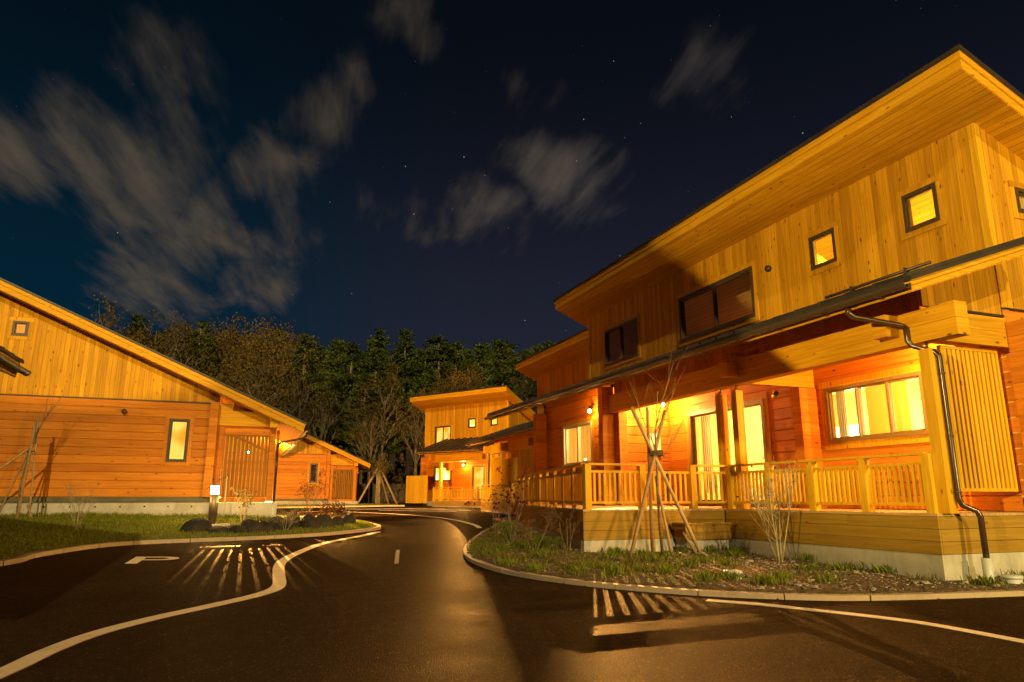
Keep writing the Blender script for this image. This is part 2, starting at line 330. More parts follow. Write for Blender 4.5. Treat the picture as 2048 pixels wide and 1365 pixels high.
LK=smooth_line([(-9.,6.5),(-4.6,11.2),(-3.38,13.34),(-3.25,14.5),(-3.0,15.4),(-2.58,16.4),(-2.01,16.96),(-.94,17.25),(-.03,17.4),(.8,17.67),(1.41,17.94),(2.13,18.39),(3.15,19.42),(3.68,20.3),(3.85,21.6),(3.7,24.0),(3.0,26.6),(1.4,28.6)])
LAWN=LK+[(-3,29.5),(-30,29.5),(-30,6.5)]
RK=smooth_line([(8.6,24.5),(8.22,22.33),(7.5,21.),(6.8,19.4),(6.1,18.),(5.38,16.4),(4.5,14.3),(3.9,12.6),(3.6,11.15),(3.59,9.7),(3.9,8.6),(4.32,7.82),(4.94,7.05),(5.65,6.5),(6.45,6.12),(8.36,5.75),(12.,5.2),(18.,4.6)])
BED=RK+[(18,12),(12,24.5)]
def z_lawn(x,y):
    d=sdist(x,y,LAWN)
    if d<0: return zr(x,y)-.10
    t=zr(x,y)+.07
    return t+max(0.,-.50-t)*min(1.,d/4.6)+.025*hn(x,y)*min(1,d)
def z_bed(x,y):
    d=sdist(x,y,BED)
    if d<0: return zr(x,y)-.10
    t=zr(x,y)+.07; tgt=max(t+.02,-1.0+.026*max(0.,y-6.5))
    return t+max(0.,tgt-t)*sstep(d/1.3)+.03*hn(x,y,1.6)*min(1,d)
grid_sheet('lawn',-14,5.,9.,29.5,95,103,z_lawn,'lawn_soil')
grid_sheet('planting_bed',3.2,17.,4.,24.5,92,137,z_bed,'bed_soil')
# far grass strips before the two far cabins
STRIP=[(-3,40.),(4.6,40.9),(9.,41.6),(8.2,50.),(-6.,50.)]
def z_strip(x,y):
    d=sdist(x,y,STRIP); return zr(x,y)-.1 if d<0 else zr(x,y)+.05
grid_sheet('grass_verge',-4,10,39.5,50,56,42,z_strip,'lawn_soil')
def ribbon(name,L,w,z,mat,h=None,kind='structure',thick=.06):
    m=MB()
    for i in range(len(L)-1):
        a,b=L[i],L[i+1]
        def nrm(i):
            p=L[max(i-1,0)]; q=L[min(i+1,len(L)-1)]; dx,dy=q[0]-p[0],q[1]-p[1]; l=math.hypot(dx,dy); return -dy/l,dx/l
        na,nb=nrm(i),nrm(i+1); q=[]
        bb=b if not(h and i%4==3) else (b[0]-(b[0]-a[0])*.06,b[1]-(b[1]-a[1])*.06)
        for (p,n,s) in ((a,na,-1),(bb,nb,-1),(bb,nb,1),(a,na,1)): q.append((p[0]+n[0]*w/2*s,p[1]+n[1]*w/2*s))
        m.hexa([(x,y,zr(x,y)+z-thick) for x,y in q]+[(x,y,zr(x,y)+z) for x,y in q],.3+.4*((i//4)%2) if h else .5)
    return tag(m.build(name,mat),kind=kind)
ribbon('kerb',LK,.12,.075,'kerb_edge',1,thick=.2); ribbon('kerb',RK,.115,.055,'kerb_edge',1,thick=.2)
ribbon('kerb',[(-6.,39.9),(4.6,40.8),(9.,41.5)],.15,.07,'kerb_stone',thick=.15)
ribbon('gutter_strip',smooth_line([(-2.2,3.2),(-1.75,4.6),(-1.39,5.84),(-1.25,6.48),(-1.03,7.1),(-.66,7.68),(-.21,8.21),(.29,8.85),(.52,9.45),(.58,10.5),(.63,11.6),(.76,12.64),(1.13,14.1),(1.76,15.94),(2.87,17.93),(3.5,19.2)]),.165,.006,'kerb_stone',thick=.03)
ribbon('road_marking',smooth_line([(4.8,6.72),(5.15,6.3),(5.42,5.83),(5.75,5.2),(5.87,4.7),(5.92,3.6)]),.13,.005,'line_paint',thick=.01)
ribbon('road_marking',smooth_line([(4.61,34.0),(5.81,31.7),(6.8,29.),(7.2,25.3),(6.95,21.9),(6.55,19.9)]),.15,.005,'line_paint',thick=.01)
ribbon('road_marking',[(2.9,13.8),(2.38,11.4)],.07,.005,'faded_paint',thick=.01)
ribbon('road_marking',smooth_line([(2.,33.6),(5.2,36.4),(7.9,36.8),(9.6,34.9),(10.5,33.4)]),.16,.005,'line_paint',thick=.01)
ribbon('road_marking',[(5.2,38.2),(10.2,36.9)],.15,.005,'line_paint',thick=.01)
ribbon('road_marking',[(6.4,35.2),(9.6,32.6)],.15,.005,'line_paint',thick=.01)
def letter_P():
    m=MB(); o=(-1.62,12.93); ux,uy=(.955,-.297),(.02,1.0)   # across, up
    def W(a,b): return (o[0]+ux[0]*a+uy[0]*b, o[1]+ux[1]*a+uy[1]*b)
    def quad(l): m.add([(x,y,zr(x,y)+.006) for x,y in (W(*q) for q in l)],[tuple(range(len(l)))],.5)
    quad([(0,0),(.19,0),(.19,1.15),(0,1.15)])
    pts=[]
    for k in range(13):
        t=math.pi/2-math.pi*k/12; pts.append((.42+.34*math.cos(t),.84+.31*math.sin(t),.42+.17*math.cos(t),.84+.15*math.sin(t)))
    quad([(.19,.99),(.42,.99),(.42,1.15),(.19,1.15)]); quad([(.19,.53),(.42,.53),(.42,.69),(.19,.69)])
    for a,b in zip(pts,pts[1:]): quad([(a[2],a[3]),(b[2],b[3]),(b[0],b[1]),(a[0],a[1])])
    tag(m.build('parking_marking','line_paint'),kind='structure')
letter_P()
# ------------------------------------------------------------------ cabins
def face_map(face,pos):
    if face=='F': return lambda u,z,n:(pos-n,u,z)
    if face=='G': return lambda u,z,n:(u,pos-n,z)
    if face=='R': return lambda u,z,n:(pos+n,u,z)
    return lambda u,z,n:(u,pos+n,z)
def fbox(m,F,u0,u1,z0,z1,n0,n1,r=None,z1b=None):
    z1b=z1 if z1b is None else z1b
    return m.hexa([F(u0,z0,n0),F(u1,z0,n0),F(u1,z0,n1),F(u0,z0,n1),F(u0,z1,n0),F(u1,z1b,n0),F(u1,z1b,n1),F(u0,z1,n1)],r)
def free(lo,hi,cuts):
    out=[(lo,hi)]
    for a,b in cuts:
        nx=[]
        for s,e in out:
            if b<=s or a>=e: nx.append((s,e)); continue
            if a>s: nx.append((s,a))
            if b<e: nx.append((b,e))
        out=nx
    return [(s,e) for s,e in out if e-s>.01]
def wall(parent,name,face,pos,u0,u1,zb,zt,ops,style,mat,pitch=None,core=.14):
    F=face_map(face,pos); ztf=zt if callable(zt) else (lambda u:zt); m=MB()
    if style=='vert':
        w=pitch or .118; n=max(1,round((u1-u0)/w)); w=(u1-u0)/n
        for i in range(n):
            a,b=u0+i*w,u0+(i+1)*w; r=rng.random()
            cuts=[(o[2],o[3]) for o in ops if o[0]<b-.01 and o[1]>a+.01]
            segs=free(zb,ztf((a+b)/2),cuts)
            for k,(s,e) in enumerate(segs):
                top=(e>=ztf((a+b)/2)-.011)
                fbox(m,F,a+.0018,b-.0018,s,ztf(a) if top else e,-.028,0,r,ztf(b) if top else e)
    else:
        h=pitch or .2135; n=max(1,round((ztf(u0)-zb)/h)); h=(ztf(u0)-zb)/n
        for i in range(n):
            z0,z1=zb+i*h,zb+(i+1)*h; zs=sorted({z0,z1}|{q for o in ops for q in (o[2],o[3]) if z0<q<z1}); r=rng.random()
            for s,e in zip(zs,zs[1:]):
                cuts=[(o[0],o[1]) for o in ops if o[2]<e-.005 and o[3]>s+.005]
                for a,b in free(u0,u1,cuts):
                    c0=.013 if s==z0 else 0.; c1=.013 if e==z1 else 0.
                    prof=[(s,-.05),(s,-c0*1.3),(s+c0,0),(e-c1,0),(e,-c1*1.3),(e,-.05)]
                    k=len(prof); P=[F(a,z,nn) for z,nn in prof]+[F(b,z,nn) for z,nn in prof]
                    m.add(P,[tuple(range(k)),tuple(range(2*k-1,k-1,-1))]+[(q,k+q,k+(q+1)%k,(q+1)%k) for q in range(k)],r)
    ob=m.build(name,mat,parent)
    # dark backing layer behind the boards, child of the wall
    if core:
        c=MB(); us=sorted({u0,u1}|{q for o in ops for q in (o[0],o[1]) if u0<q<u1})
        for a,b in zip(us,us[1:]):
            cuts=[(o[2],o[3]) for o in ops if o[0]<b-.005 and o[1]>a+.005]; segs=free(zb,max(ztf(a),ztf(b)),cuts)
            for s,e in segs:
                top=e>=max(ztf(a),ztf(b))-.011
                fbox(c,F,a,b,s,ztf(a) if top else e,-core,-.03 if style=='vert' else -.052,.5,ztf(b) if top else e)
        c.build('wall_backing','ceiling_pine',ob)
    return ob
def window(parent,face,pos,u0,u1,z0,z1,n=1,frame='sash_brown',pane='glass',trim='board_pine',ft=.055,tw=.10,door=False,label=None):
    F=face_map(face,pos); m=MB()
    f=ft
    fbox(m,F,u0,u1,z1-f,z1,-.10,.035,.5); fbox(m,F,u0,u1,z0,z0+f,-.10,.042,.5)
    fbox(m,F,u0,u0+f,z0+f,z1-f,-.10,.035,.5); fbox(m,F,u1-f,u1,z0+f,z1-f,-.10,.035,.5)
    w=(u1-u0-2*f)/n
    for k in range(n):
        a=u0+f+k*w; b=a+w; dn=0. if k%2==0 else -.03; s=.028
        fbox(m,F,a,a+s,z0+f,z1-f,-.06+dn,.005+dn,.5); fbox(m,F,b-s,b,z0+f,z1-f,-.06+dn,.005+dn,.5)
        fbox(m,F,a+s,b-s,z0+f,z0+f+s,-.06+dn,.005+dn,.5); fbox(m,F,a+s,b-s,z1-f-s,z1-f,-.06+dn,.005+dn,.5)
        if n>1 and k<n-1: fbox(m,F,b-.018,b+.018,z0+f,z1-f,-.04,.02,.5)
    o=m.build('sliding_door' if door else 'window',frame,parent)
    if label: o['label']=label
    for k in range(n):
        a=u0+f+k*w+.028; b=a+w-.056; dn=0. if k%2==0 else -.03; g=MB(); fbox(g,F,a,b,z0+f+.028,z1-f-.028,-.035+dn,-.027+dn,.5)
        g.build('pane',pane,o)
    if trim:
        t=MB(); q=tw
        fbox(t,F,u0-q,u1+q,z1+.001,z1+q,-.03,.022); fbox(t,F,u0-q,u0-.001,z0-(0 if door else q),z1,-.03,.02); fbox(t,F,u1+.001,u1+q,z0-(0 if door else q),z1,-.03,.02)
        if not door: fbox(t,F,u0,u1,z0-q,z0-.001,-.03,.02)
        t.build('trim',trim,o)
    return o
ZU=lambda x:5.52-.44*x      # underside of the main roof
ZL=lambda x:3.27+.34*x      # underside of the porch roof
def slope_slab(m,x0,x1,zf,t0,t1,y0,y1,r=None):
    m.hexa([(x0,y0,zf(x0)+t0),(x1,y0,zf(x1)+t0),(x1,y1,zf(x1)+t0),(x0,y1,zf(x0)+t0),(x0,y0,zf(x0)+t1),(x1,y0,zf(x1)+t1),(x1,y1,zf(x1)+t1),(x0,y1,zf(x0)+t1)],r)
def roof(parent,name,x0,x1,zf,y0,y1,th,rib=.455,rh=.055):
    r=MB(); slope_slab(r,x0-.035,x1+.035,zf,th,th+.05,y0-.035,y1+.035)
    n=int((y1-y0)/rib)
    for i in range(n+1):
        y=y0+.02+(y1-y0-.06)*i/n; slope_slab(r,x0-.03,x1+.03,zf,th+.05,th+.05+rh,y,y+.05)
    o=r.build(name,'roof_metal',parent)
    s=MB(); slope_slab(s,x0+.03,x1-.03,zf,.0,th,y0+.03,y1-.03); s.build('soffit','soffit_pine',o)
    f=MB()
    for (a,b) in ((.015,th*.58),(th*.58+.002,th)):
        d=.0 if a>.02 else .022
        for (xa,xb,ya,yb) in ((x0+d,x0+.028,y0+d,y1-d),(x1-.028,x1-d,y0+d,y1-d)): slope_slab(f,xa,xb,zf,a,b,ya,yb,.6)
        for (ya,yb) in ((y0+d,y0+.028),(y1-.028,y1-d)): slope_slab(f,x0+.029,x1-.029,zf,a,b,ya,yb,.4)
    f.build('fascia','beam_pine',o); return o
def gutter(parent,x,z,y0,y1,side=-1):
    m=MB(); pr=[]
    for k in range(9):
        t=math.pi+math.pi*k/8; pr.append((x+.062*math.cos(t),z+.07*math.sin(t)))
    pr+=[(x+.054,z)]+[(x+.054*math.cos(math.pi+math.pi*k/8),z+.06*math.sin(math.pi+math.pi*k/8)) for k in range(8,-1,-1)]
    m.prism([(a,0,b) for a,b in pr],(0,y0,0),(0,y1-y0,0),.5)
    y=y0+.4
    while y<y1: m.box(x-.068,x+.08,y,y+.02,z-.082,z-.074,.5); y+=.9
    return m.build('gutter','dark_metal',parent)
def tubep(parent,name,pts,r,mat='pipe_brown',n=10):
    m=MB(); m.tube(pts,r,n,.5); return m.build(name,mat,parent)
def railing(parent,a,b,zd,bal=None,gate=False,top=True):
    zt=zd+.76; L=math.hypot(b[0]-a[0],b[1]-a[1]); ux,uy=(b[0]-a[0])/L,(b[1]-a[1])/L
    P=lambda t:(a[0]+ux*t,a[1]+uy*t)
    if top and not gate:
        m=MB(); m.obox(P(0),P(L),.125,zt-.035,zt); m.build('handrail','post_pine',parent)
    m=MB(); e=.065; m.obox(P(e),P(L-e),.045,zt-.16,zt-.12); m.obox(P(e),P(L-e),.045,zd+.09,zd+.13)
    n=bal or max(2,int((L-.14)/.108)); mid=(n//2) if gate else None
    for i in range(n):
        t=e+(L-2*e)*(i+.75)/(n+.5); m.obox(P(t-.021),P(t+.021),.03,zd+.13,zt-.16)
    o=m.build('gate' if gate else 'railing_panel','post_pine',parent)
    if gate:
        k=MB(); k.obox(P(L/2-.004),P(L/2+.004),.055,zd+.08,zt-.11); k.obox(P(L/2-.03),P(L/2+.03),.08,zt-.27,zt-.24); k.build('latch','dark_metal',o)
def railing_post(parent,p,zd,h=.745,w=.115):
    m=MB(); m.box(p[0]-w/2,p[0]+w/2,p[1]-w/2,p[1]+w/2,zd,zd+h); return m.build('railing_post','post_pine',parent)
def slat_screen(parent,face,pos,u0,u1,z0,z1,n,sw=.045,mat='post_pine'):
    F=face_map(face,pos); m=MB(); f=.04
    fbox(m,F,u0,u1,z1-f,z1,-.03,.03); fbox(m,F,u0,u1,z0,z0+f,-.03,.03); fbox(m,F,u0,u0+f,z0+f,z1-f,-.03,.03); fbox(m,F,u1-f,u1,z0+f,z1-f,-.03,.03)
    for i in range(n):
        c=u0+f+(u1-u0-2*f)*(i+.5)/n; fbox(m,F,c-sw/2,c+sw/2,z0+f,z1-f,-.02,.02)
    return m.build('slat_screen',mat,parent)
def spot(parent,loc,aim=(-1,0,0),power=0.,name='wall_lamp',rad=.055,col=WARM,beam_w=0.,beam_aim=None,cone=150.,beam2=None):
    L=Vector(loc); d=Vector(aim).normalized(); m=MB(); m.tube([L-d*.15,L-d*.055],[.04,.045],12,.5); m.tube([L-d*.19+Vector((0,0,.0)),L-d*.15],.022,8,.5)
    m.tube([L-d*.19,L-d*.20],.055,12,.5); o=m.build(name,'dark_metal',parent)
    if power:
        b=MB(); sphere_pts(b,L,.046,12,8); b.build('bulb','bulb',o); point_light('lamp_light',o,tuple(L),power,col,rad)
        if beam_w:
            l=bpy.data.lights.new('lamp_beam','SPOT'); l.energy=beam_w; l.color=col; l.spot_size=R(cone); l.spot_blend=.35; l.shadow_soft_size=.008
            k=bpy.data.objects.new('lamp_beam',l); COL.objects.link(k); k.parent=o; k.location=L+Vector(beam_aim)*.06; k.rotation_euler=Vector(beam_aim).to_track_quat('-Z','Y').to_euler()
            if beam2:
                l=l.copy(); l.energy=beam2[0]; l.spot_blend=beam2[3] if len(beam2)>3 else .25; l.spot_size=R(beam2[2]); k=bpy.data.objects.new('lamp_beam',l); COL.objects.link(k); k.parent=o; k.location=L+Vector(beam2[1])*.06; k.rotation_euler=Vector(beam2[1]).to_track_quat('-Z','Y').to_euler()
    else:
        b=MB(); b.tube([L-d*.056,L-d*.05],.038,12,.5); b.build('lens','grey_pvc',o)
    if beam_w and not power:
        l=bpy.data.lights.new('lamp_beam','SPOT'); l.energy=beam_w; l.color=col; l.spot_size=R(cone); l.spot_blend=.5; l.shadow_soft_size=.03
        k=bpy.data.objects.new('lamp_beam',l); COL.objects.link(k); k.parent=o; k.location=L; k.rotation_euler=Vector(beam_aim).to_track_quat('-Z','Y').to_euler()
    return o
def stub_logs(parent,x0,x1,y0,y1,z0,z1):
    m=MB(); n=round((z1-z0)/.2135); h=(z1-z0)/n
    for i in range(n):
        a=z0+i*h+.004; b=z0+(i+1)*h-.004; m.box(x0,x1,y0,y1,a,b)
    m.box(x0+.012,x1-.012,y0+.012,y1-.012,z0,z1-.02,.5)
    return m.build('log_corner','log_pine',parent)
def beam(parent,x0,x1,y0,y1,z0,z1,logs=1,name='beam'):
    m=MB(); h=(z1-z0)/logs
    for i in range(logs): m.box(x0,x1,y0,y1,z0+i*h+(.003 if i else 0),z0+(i+1)*h)
    if logs>1: m.box(x0+.01,x1-.01,y0+.01,y1-.01,z0+.02,z1-.02,.5)
    return m.build(name,'beam_pine',parent)
def deck(parent,poly,zt,zskirt,zbase,edges):
    m=MB(); m.prism([(x,y,0) for x,y in poly],(0,0,zt-.035),(0,0,.035),.5); m.build('deck_floor','deck_floor',parent)
    s=MB(); b=MB(); h=(zt-.037-zskirt)/3
    for i in edges:
        a,c=poly[i],poly[(i+1)%len(poly)]; L=math.hypot(c[0]-a[0],c[1]-a[1]); ux,uy=(c[0]-a[0])/L,(c[1]-a[1])/L
        for k in range(3):
            z0=zskirt+k*h; j=L*(.3+.4*((k*37+i*17)%10)/10) if L>2 else L
            for t0,t1 in ((.0295,j),(j,L)):
                if t1-t0<.02: continue
                s.obox((a[0]+ux*(t0+.001),a[1]+uy*(t0+.001)),(a[0]+ux*(t1-.002),a[1]+uy*(t1-.002)),.028,z0+.003,z0+h-.003,None,.014)
        b.obox((a[0]+ux*.01,a[1]+uy*.01),(c[0]-ux*.013,c[1]-uy*.013),.12,zbase,zskirt-.004,.5,.072); b.obox((a[0]+ux*.06,a[1]+uy*.06),(c[0]-ux*.06,c[1]-uy*.06),.02,zskirt-.003,zt-.04,.5,.045)
    s.build('deck_skirt','deck_board',parent); b.build('deck_base','concrete',parent)
def skirt_wall(parent,edges,z0,z1,t=.12):
    m=MB()
    for a,b,off in edges: m.obox(a,b,t,z0,z1,.5,off)
    return m.build('foundation','concrete',parent)
def interior(parent,x0,x1,y0,y1,z0,z1,lights,name='interior',mat='ceiling_pine',slope=False):
    m=MB(); zc=(lambda x:ZU(x)-.03) if slope else (lambda x:z1)
    m.box(x0,x1,y0,y1,z0-.05,z0,.4); m.hexa([(x0,y0,zc(x0)-.02),(x1,y0,zc(x1)-.02),(x1,y1,zc(x1)-.02),(x0,y1,zc(x0)-.02),(x0,y0,zc(x0)),(x1,y0,zc(x1)),(x1,y1,zc(x1)),(x0,y1,zc(x0))],.6)
    o=m.build(name,mat,parent); w=MB()
    h=.2135; z=z0; top=max(zc(x0),zc(x1))
    while z<top-.02:
        e=min(z+h-.006,top)
        w.box(x1,x1+.05,y0,y1,z,e); w.box(x0,x1,y0-.05,y0,z,e); w.box(x0,x1,y1,y1+.05,z,e); z+=h
    w.box(x1+.02,x1+.1,y0-.1,y1+.1,z0,top,.5); w.box(x0,x1,y0-.1,y0-.03,z0,top,.5); w.box(x0,x1,y1+.03,y1+.1,z0,top,.5)
    w.build('interior_wall','ceiling_pine',o)
    for (lx,ly,lz,p,c) in lights: 
        point_light('room_light',o,(lx,ly,lz),p,c,.12)
    return o
W=6.1
def shell(c,L,low_y1,ups,gwins,main_ops,front_log=None,zfl=-.2,rear_ops=(),up_off=0.):
    """walls and roofs every cabin of the site shares"""
    wall(c,'upper_wall','F',0,.004,L-.004,3.2,5.53,ups,'vert','board_pine')
    zg=lambda x:ZU(x)+.01
    for face,pos in (('G',0.),('B',L)):
        ops=gwins if face=='G' else []
        wall(c,'gable_wall',face,pos,.004,W-.004,2.62,zg,[o for o in ops if o[2]>2.6],'vert','board_pine')
        wall(c,'log_wall',face,pos,.004,W-.004,0.,2.6,[o for o in ops if o[2]<2.6],'log','log_pine')
        m=MB(); F=face_map(face,pos); fbox(m,F,-.0,W,2.598,2.622,-.03,.03,.5); m.build('drip_edge','roof_metal',c)
    wall(c,'log_wall','R',W,.004,L-.004,0.,2.85,list(rear_ops),'log','log_pine')
    wall(c,'log_wall','F',0,.004,L-.004,zfl,3.2,main_ops,'log','log_pine')
    roof(c,'roof',-.88,W+2.35,ZU,-.55,L+.62,.26,rh=.012)
    roof(c,'porch_roof',-2.6,-.0,ZL,-.70,low_y1,.15)
    gutter(c,-2.69,2.49,-.72,low_y1+.03)
    gutter(c,W+2.45,ZU(W+2.35)+.12,-.55,L+.62)
    for a,b in ((-.012,.10),(L-.10,L+.012)):
        m=MB(); m.box(-.012,.10,a,b,3.3,5.5); m.build('corner_board','post_pine',c)
def snow_guard(c,y0,y1):
    m=MB(); x=-1.9; z=ZL(x)+.30; m.tube([(x,y0,z),(x,y1,z)],.022,6,.5)
    y=y0+.35
    while y<y1: m.box(x-.04,x+.04,y-.012,y+.012,ZL(x)+.20,z+.03,.5); y+=.9
    m.build('snow_guard','dark_metal',c)
# ---- near right cabin
def cabin_near_right():
    L=12.8
    c=thing('cabin','large two storey pine cabin with wraparound deck and the two glaring porch lamps','cabin',(9.9,6.5,0),0,'pine cabins of the lodge village')
    ups=[(.71,1.32,4.22,4.86),(2.78,3.40,4.22,4.87),(5.05,7.80,3.72,4.84),(9.82,11.70,3.80,4.86)]
    gw=[(.66,1.20,4.16,4.56)]
    mo=[(1.36,3.38,.95,1.94),(5.02,7.66,-.18,1.97)]
    shell(c,L,14.9,ups,gw,[(o[0],o[1],o[2],o[3]) for o in mo])
    for q in ups[:2]: window(c,'F',0,*q,1,'sash_brown','glass')
    window(c,'F',0,*ups[2],2,'sash_brown','glass',ft=.07); window(c,'F',0,*ups[3],2,'sash_brown','glass')
    window(c,'G',0,*gw[0],1,'sash_brown','glass')
    window(c,'F',0,*mo[0],3,'sash_tan','glass',ft=.06,tw=.12); window(c,'F',0,*mo[1],2,'sash_tan','glass',ft=.09,tw=.12,door=True)
    # projecting bay
    bx=-1.55
    bay=[(9.68,11.40,.82,1.93)]
    wall(c,'bay_wall','F',bx,8.5,L,-.2,ZL(bx)+.02,bay,'log','log_pine')
    wall(c,'bay_wall','G',8.5,bx,-.0,-.2,2.72,[],'log','log_pine')
    wall(c,'bay_wall','B',L,bx,-.0,-.2,2.72,[],'log','log_pine')
    window(c,'F',bx,*bay[0],2,'sash_pale','glass',ft=.06,tw=.11)
    stub_logs(c,bx-.34,bx-.002,8.48,8.70,-.2,2.62); stub_logs(c,bx-.34,bx-.002,L-.18,L+.04,-.2,2.42); stub_logs(c,bx-.02,bx+.2,8.25,8.498,-.2,2.0)
    stub_logs(c,-.40,-.002,3.60,3.82,-.2,1.98); stub_logs(c,-.02,.20,-.30,-.002,0.,2.4)
    # porch frame
    beam(c,bx-.18,bx+.04,-.56,8.47,1.98,2.41,2)
    m=MB(); 
    for i in range(66):
        y=.05+i*.1275; m.box(bx-.012,bx+.012,y+.001,y+.1265,2.44,ZL(bx)+.01)
    m.build('frieze','log_pine',c)
    m=MB(); m.box(bx-.03,bx+.03,.02,8.47,2.412,2.438,.5); m.build('flashing','roof_metal',c)
    wall(c,'porch_gable','G',0,bx-.012,-.03,2.50,lambda x:ZL(x)+.01,[],'vert','board_pine',core=.05)
    m=MB(); m.box(bx+.2,-.05,-.045,.04,2.47,2.498,.5); m.build('flashing','roof_metal',c)
    beam(c,bx+.05,-.0,-.02,.18,2.04,2.46,2)
    for y in (.26,3.62):
        beam(c,bx-.42,bx-.182,y,y+.22,2.10,2.40,1,'bracket'); 
    beam(c,bx+.042,-.01,3.62,3.82,1.99,2.40,2)
    for (x,y) in ((-1.62,4.30),(-1.62,3.84),(-1.66,-.06)):
        m=MB(); m.box(x-.075,x+.075,y-.075,y+.075,-.2,1.88); o=m.build('porch_post','post_pine',c)
        k=MB(); k.tube([(x,y,1.88),(x,y,1.985)],.018,8,.5); k.box(x-.05,x+.05,y-.05,y+.05,1.88,1.888,.5); k.build('post_bracket','dark_metal',o)
    slat_screen(c,'G',.10,-1.24,-.14,.07,2.0,12,.052)
    # deck
    poly=[(2.4,-.035),(-1.83,-.035),(-1.83,4.13),(-4.62,4.13),(-2.75,12.0),(-1.4,13.6),(-.02,13.6),(-.02,-.03)]
    poly=poly[::-1]
    deck(c,poly,-.2,-.69,-1.35,[2,3,4,5,6])
    zd=-.2
    ys=[.06,1.06,2.04,2.98,3.98]
    for y in ys: railing_post(c,(-1.76,y),zd)
    for a,b in zip(ys,ys[1:]): railing(c,(-1.76,a),(-1.76,b),zd,9)
    railing(c,(-1.70,.04),(-1.40,.04),zd,4)
    xs=[-4.50,-3.45,-2.42,-1.83]
    for x in xs[:3]: railing_post(c,(x,4.21),zd)
    railing(c,(xs[0],4.21),(xs[1],4.21),zd,9); railing(c,(xs[1],4.21),(xs[2],4.21),zd,8,gate=True); railing(c,(xs[2],4.21),(-1.76,4.05),zd,5)
    a=(-4.52,4.25); b=(-2.68,12.0); n=9
    P=[(a[0]+(b[0]-a[0])*t/n,a[1]+(b[1]-a[1])*t/n) for t in range(n+1)]
    for p in P[1:]: railing_post(c,p,zd,.735,.06)
    for p,q in zip(P,P[1:]): railing(c,p,q,zd,8)
    slat_screen(c,'F',-1.70,13.0,14.5,.0,1.5,9,.12)
    # step before the gate
    m=MB(); m.box(-2.95,-2.0,3.72,4.10,-.455,-.425); m.box(-2.93,-2.02,3.735,4.09,-.575,-.457); m.box(-2.93,-2.02,3.735,4.09,-.695,-.579); m.build('step','deck_board',c)
    m=MB(); m.box(-2.89,-2.06,3.77,4.09,-1.2,-.697,.5); m.build('step_base','concrete',c)
    # rain water pipe
    tubep(c,'downspout',[(-2.62,.25,2.44),(-2.62,.25,2.36),(-2.55,.24,2.31),(-1.86,.13,2.235),(-1.79,.11,2.19),(-1.785,.11,2.02),(-1.76,.08,1.95),(-1.63,-.13,1.84),(-1.60,-.17,1.77),(-1.60,-.17,-.02),(-1.57,-.19,-.10),(-1.44,-.27,-.17),(-1.41,-.28,-.24),(-1.41,-.28,-.80)],.036)
    m=MB()
    for z in (1.55,.75,.06): m.tube([(-1.60,-.17,z-.012),(-1.60,-.17,z+.012)],.043,10,.5); m.box(-1.615,-1.585,-.17,-.1,z-.008,z+.008,.5)
    m.build('pipe_clip','dark_metal',c)
    tubep(c,'drain_pipe',[(-1.41,-.28,-1.2),(-1.41,-.28,-.72)],.058,'grey_pvc',16)
    spot(c,(-1.76,9.40,2.13),(-.5,-.6,-.62),LP1,beam_w=LB1,beam_aim=(-.90,.40,-.05),cone=100.,beam2=(LB1B,(-.125,-.95,-.25),42.)); spot(c,(-.46,8.06,2.19),(-.75,-.3,-.6),LP2,beam_w=LB2,beam_aim=(-.85,-.5,-.08))
    spot(c,(-.50,.42,2.04),(-.5,.5,-.6),0.,beam_w=900.,beam_aim=(-.15,.9,-.25),cone=165.); spot(c,(-.20,4.55,1.92),(-.8,-.3,-.55)); spot(c,(-1.9,12.62,1.85),(-.5,-.8,-.3))
    m=MB(); F=face_map('F',0); fbox(m,F,4.02,4.06,4.0,4.0,-.01,.01)
    m=MB(); m.tube([(-.07,4.55,4.62),(.02,4.55,4.62)],.065,14,.5); m.build('vent_hood','sash_brown',c)
    # lamp-lit notice board
    m=MB(); m.box(-.62,-.30,8.465,8.485,.98,1.52,.5); o=m.build('notice_sheet','paper',c)
    snow_guard(c,-.45,1.3)
    # rooms seen through the glass
    interior(c,.16,4.3,.3,8.3,-.2,2.6,[(3.5,1.5,1.75,ROOM,ROOMC),(3.4,5.9,1.75,ROOM*.9,ROOMC),(1.2,3.0,2.2,ROOM*.12,WARM2)])
    m=MB(); m.box(4.2,4.28,5.0,6.1,.75,1.45,.5); m.build('wall_screen','tv_black',c)
    m=MB(); m.box(2.2,2.3,3.5,4.5,-.2,2.58,.5); m.build('room_partition','ceiling_pine',c)
    for (y0,y1) in ((3.16,3.36),(7.15,7.5)):
        m=MB(); k=14
        for i in range(k): a=y0+(y1-y0)*i/k; m.box(.22+.025*math.sin(i*2.1),.235+.025*math.sin(i*2.1),a,a+(y1-y0)/k+.004,.1 if y0>5 else .85,2.2,.5)
        m.build('curtain','linen',c)
    m=MB(); m.box(4.24,4.29,4.0,4.75,-.2,1.9,.5); m.box(4.22,4.24,4.06,4.69,.9,1.8,.3); m.build('room_door','beam_pine',c)
    m=MB(); m.box(4.22,4.29,6.7,7.5,.9,1.75,.4); m.build('wall_panel','paper',c)
    for (x,y) in ((1.6,5.5),(2.4,2.2)):
        m=MB(); m.tube([(x,y,2.58),(x,y,1.95)],.008,6,.5); m.tube([(x,y,1.95),(x,y,1.78)],[.05,.14],14,.5,False); m.build('pendant_lamp','sash_tan',c)
    m=MB(); m.box(2.0,2.9,6.7,7.3,-.2,.5,.5); m.box(3.2,4.1,1.2,2.8,-.2,.45,.4); m.build('room_furniture','linen',c)
    interior(c,-1.38,3.2,8.66,12.6,-.2,2.55,[(-.45,9.9,1.7,330.,ROOMC)])
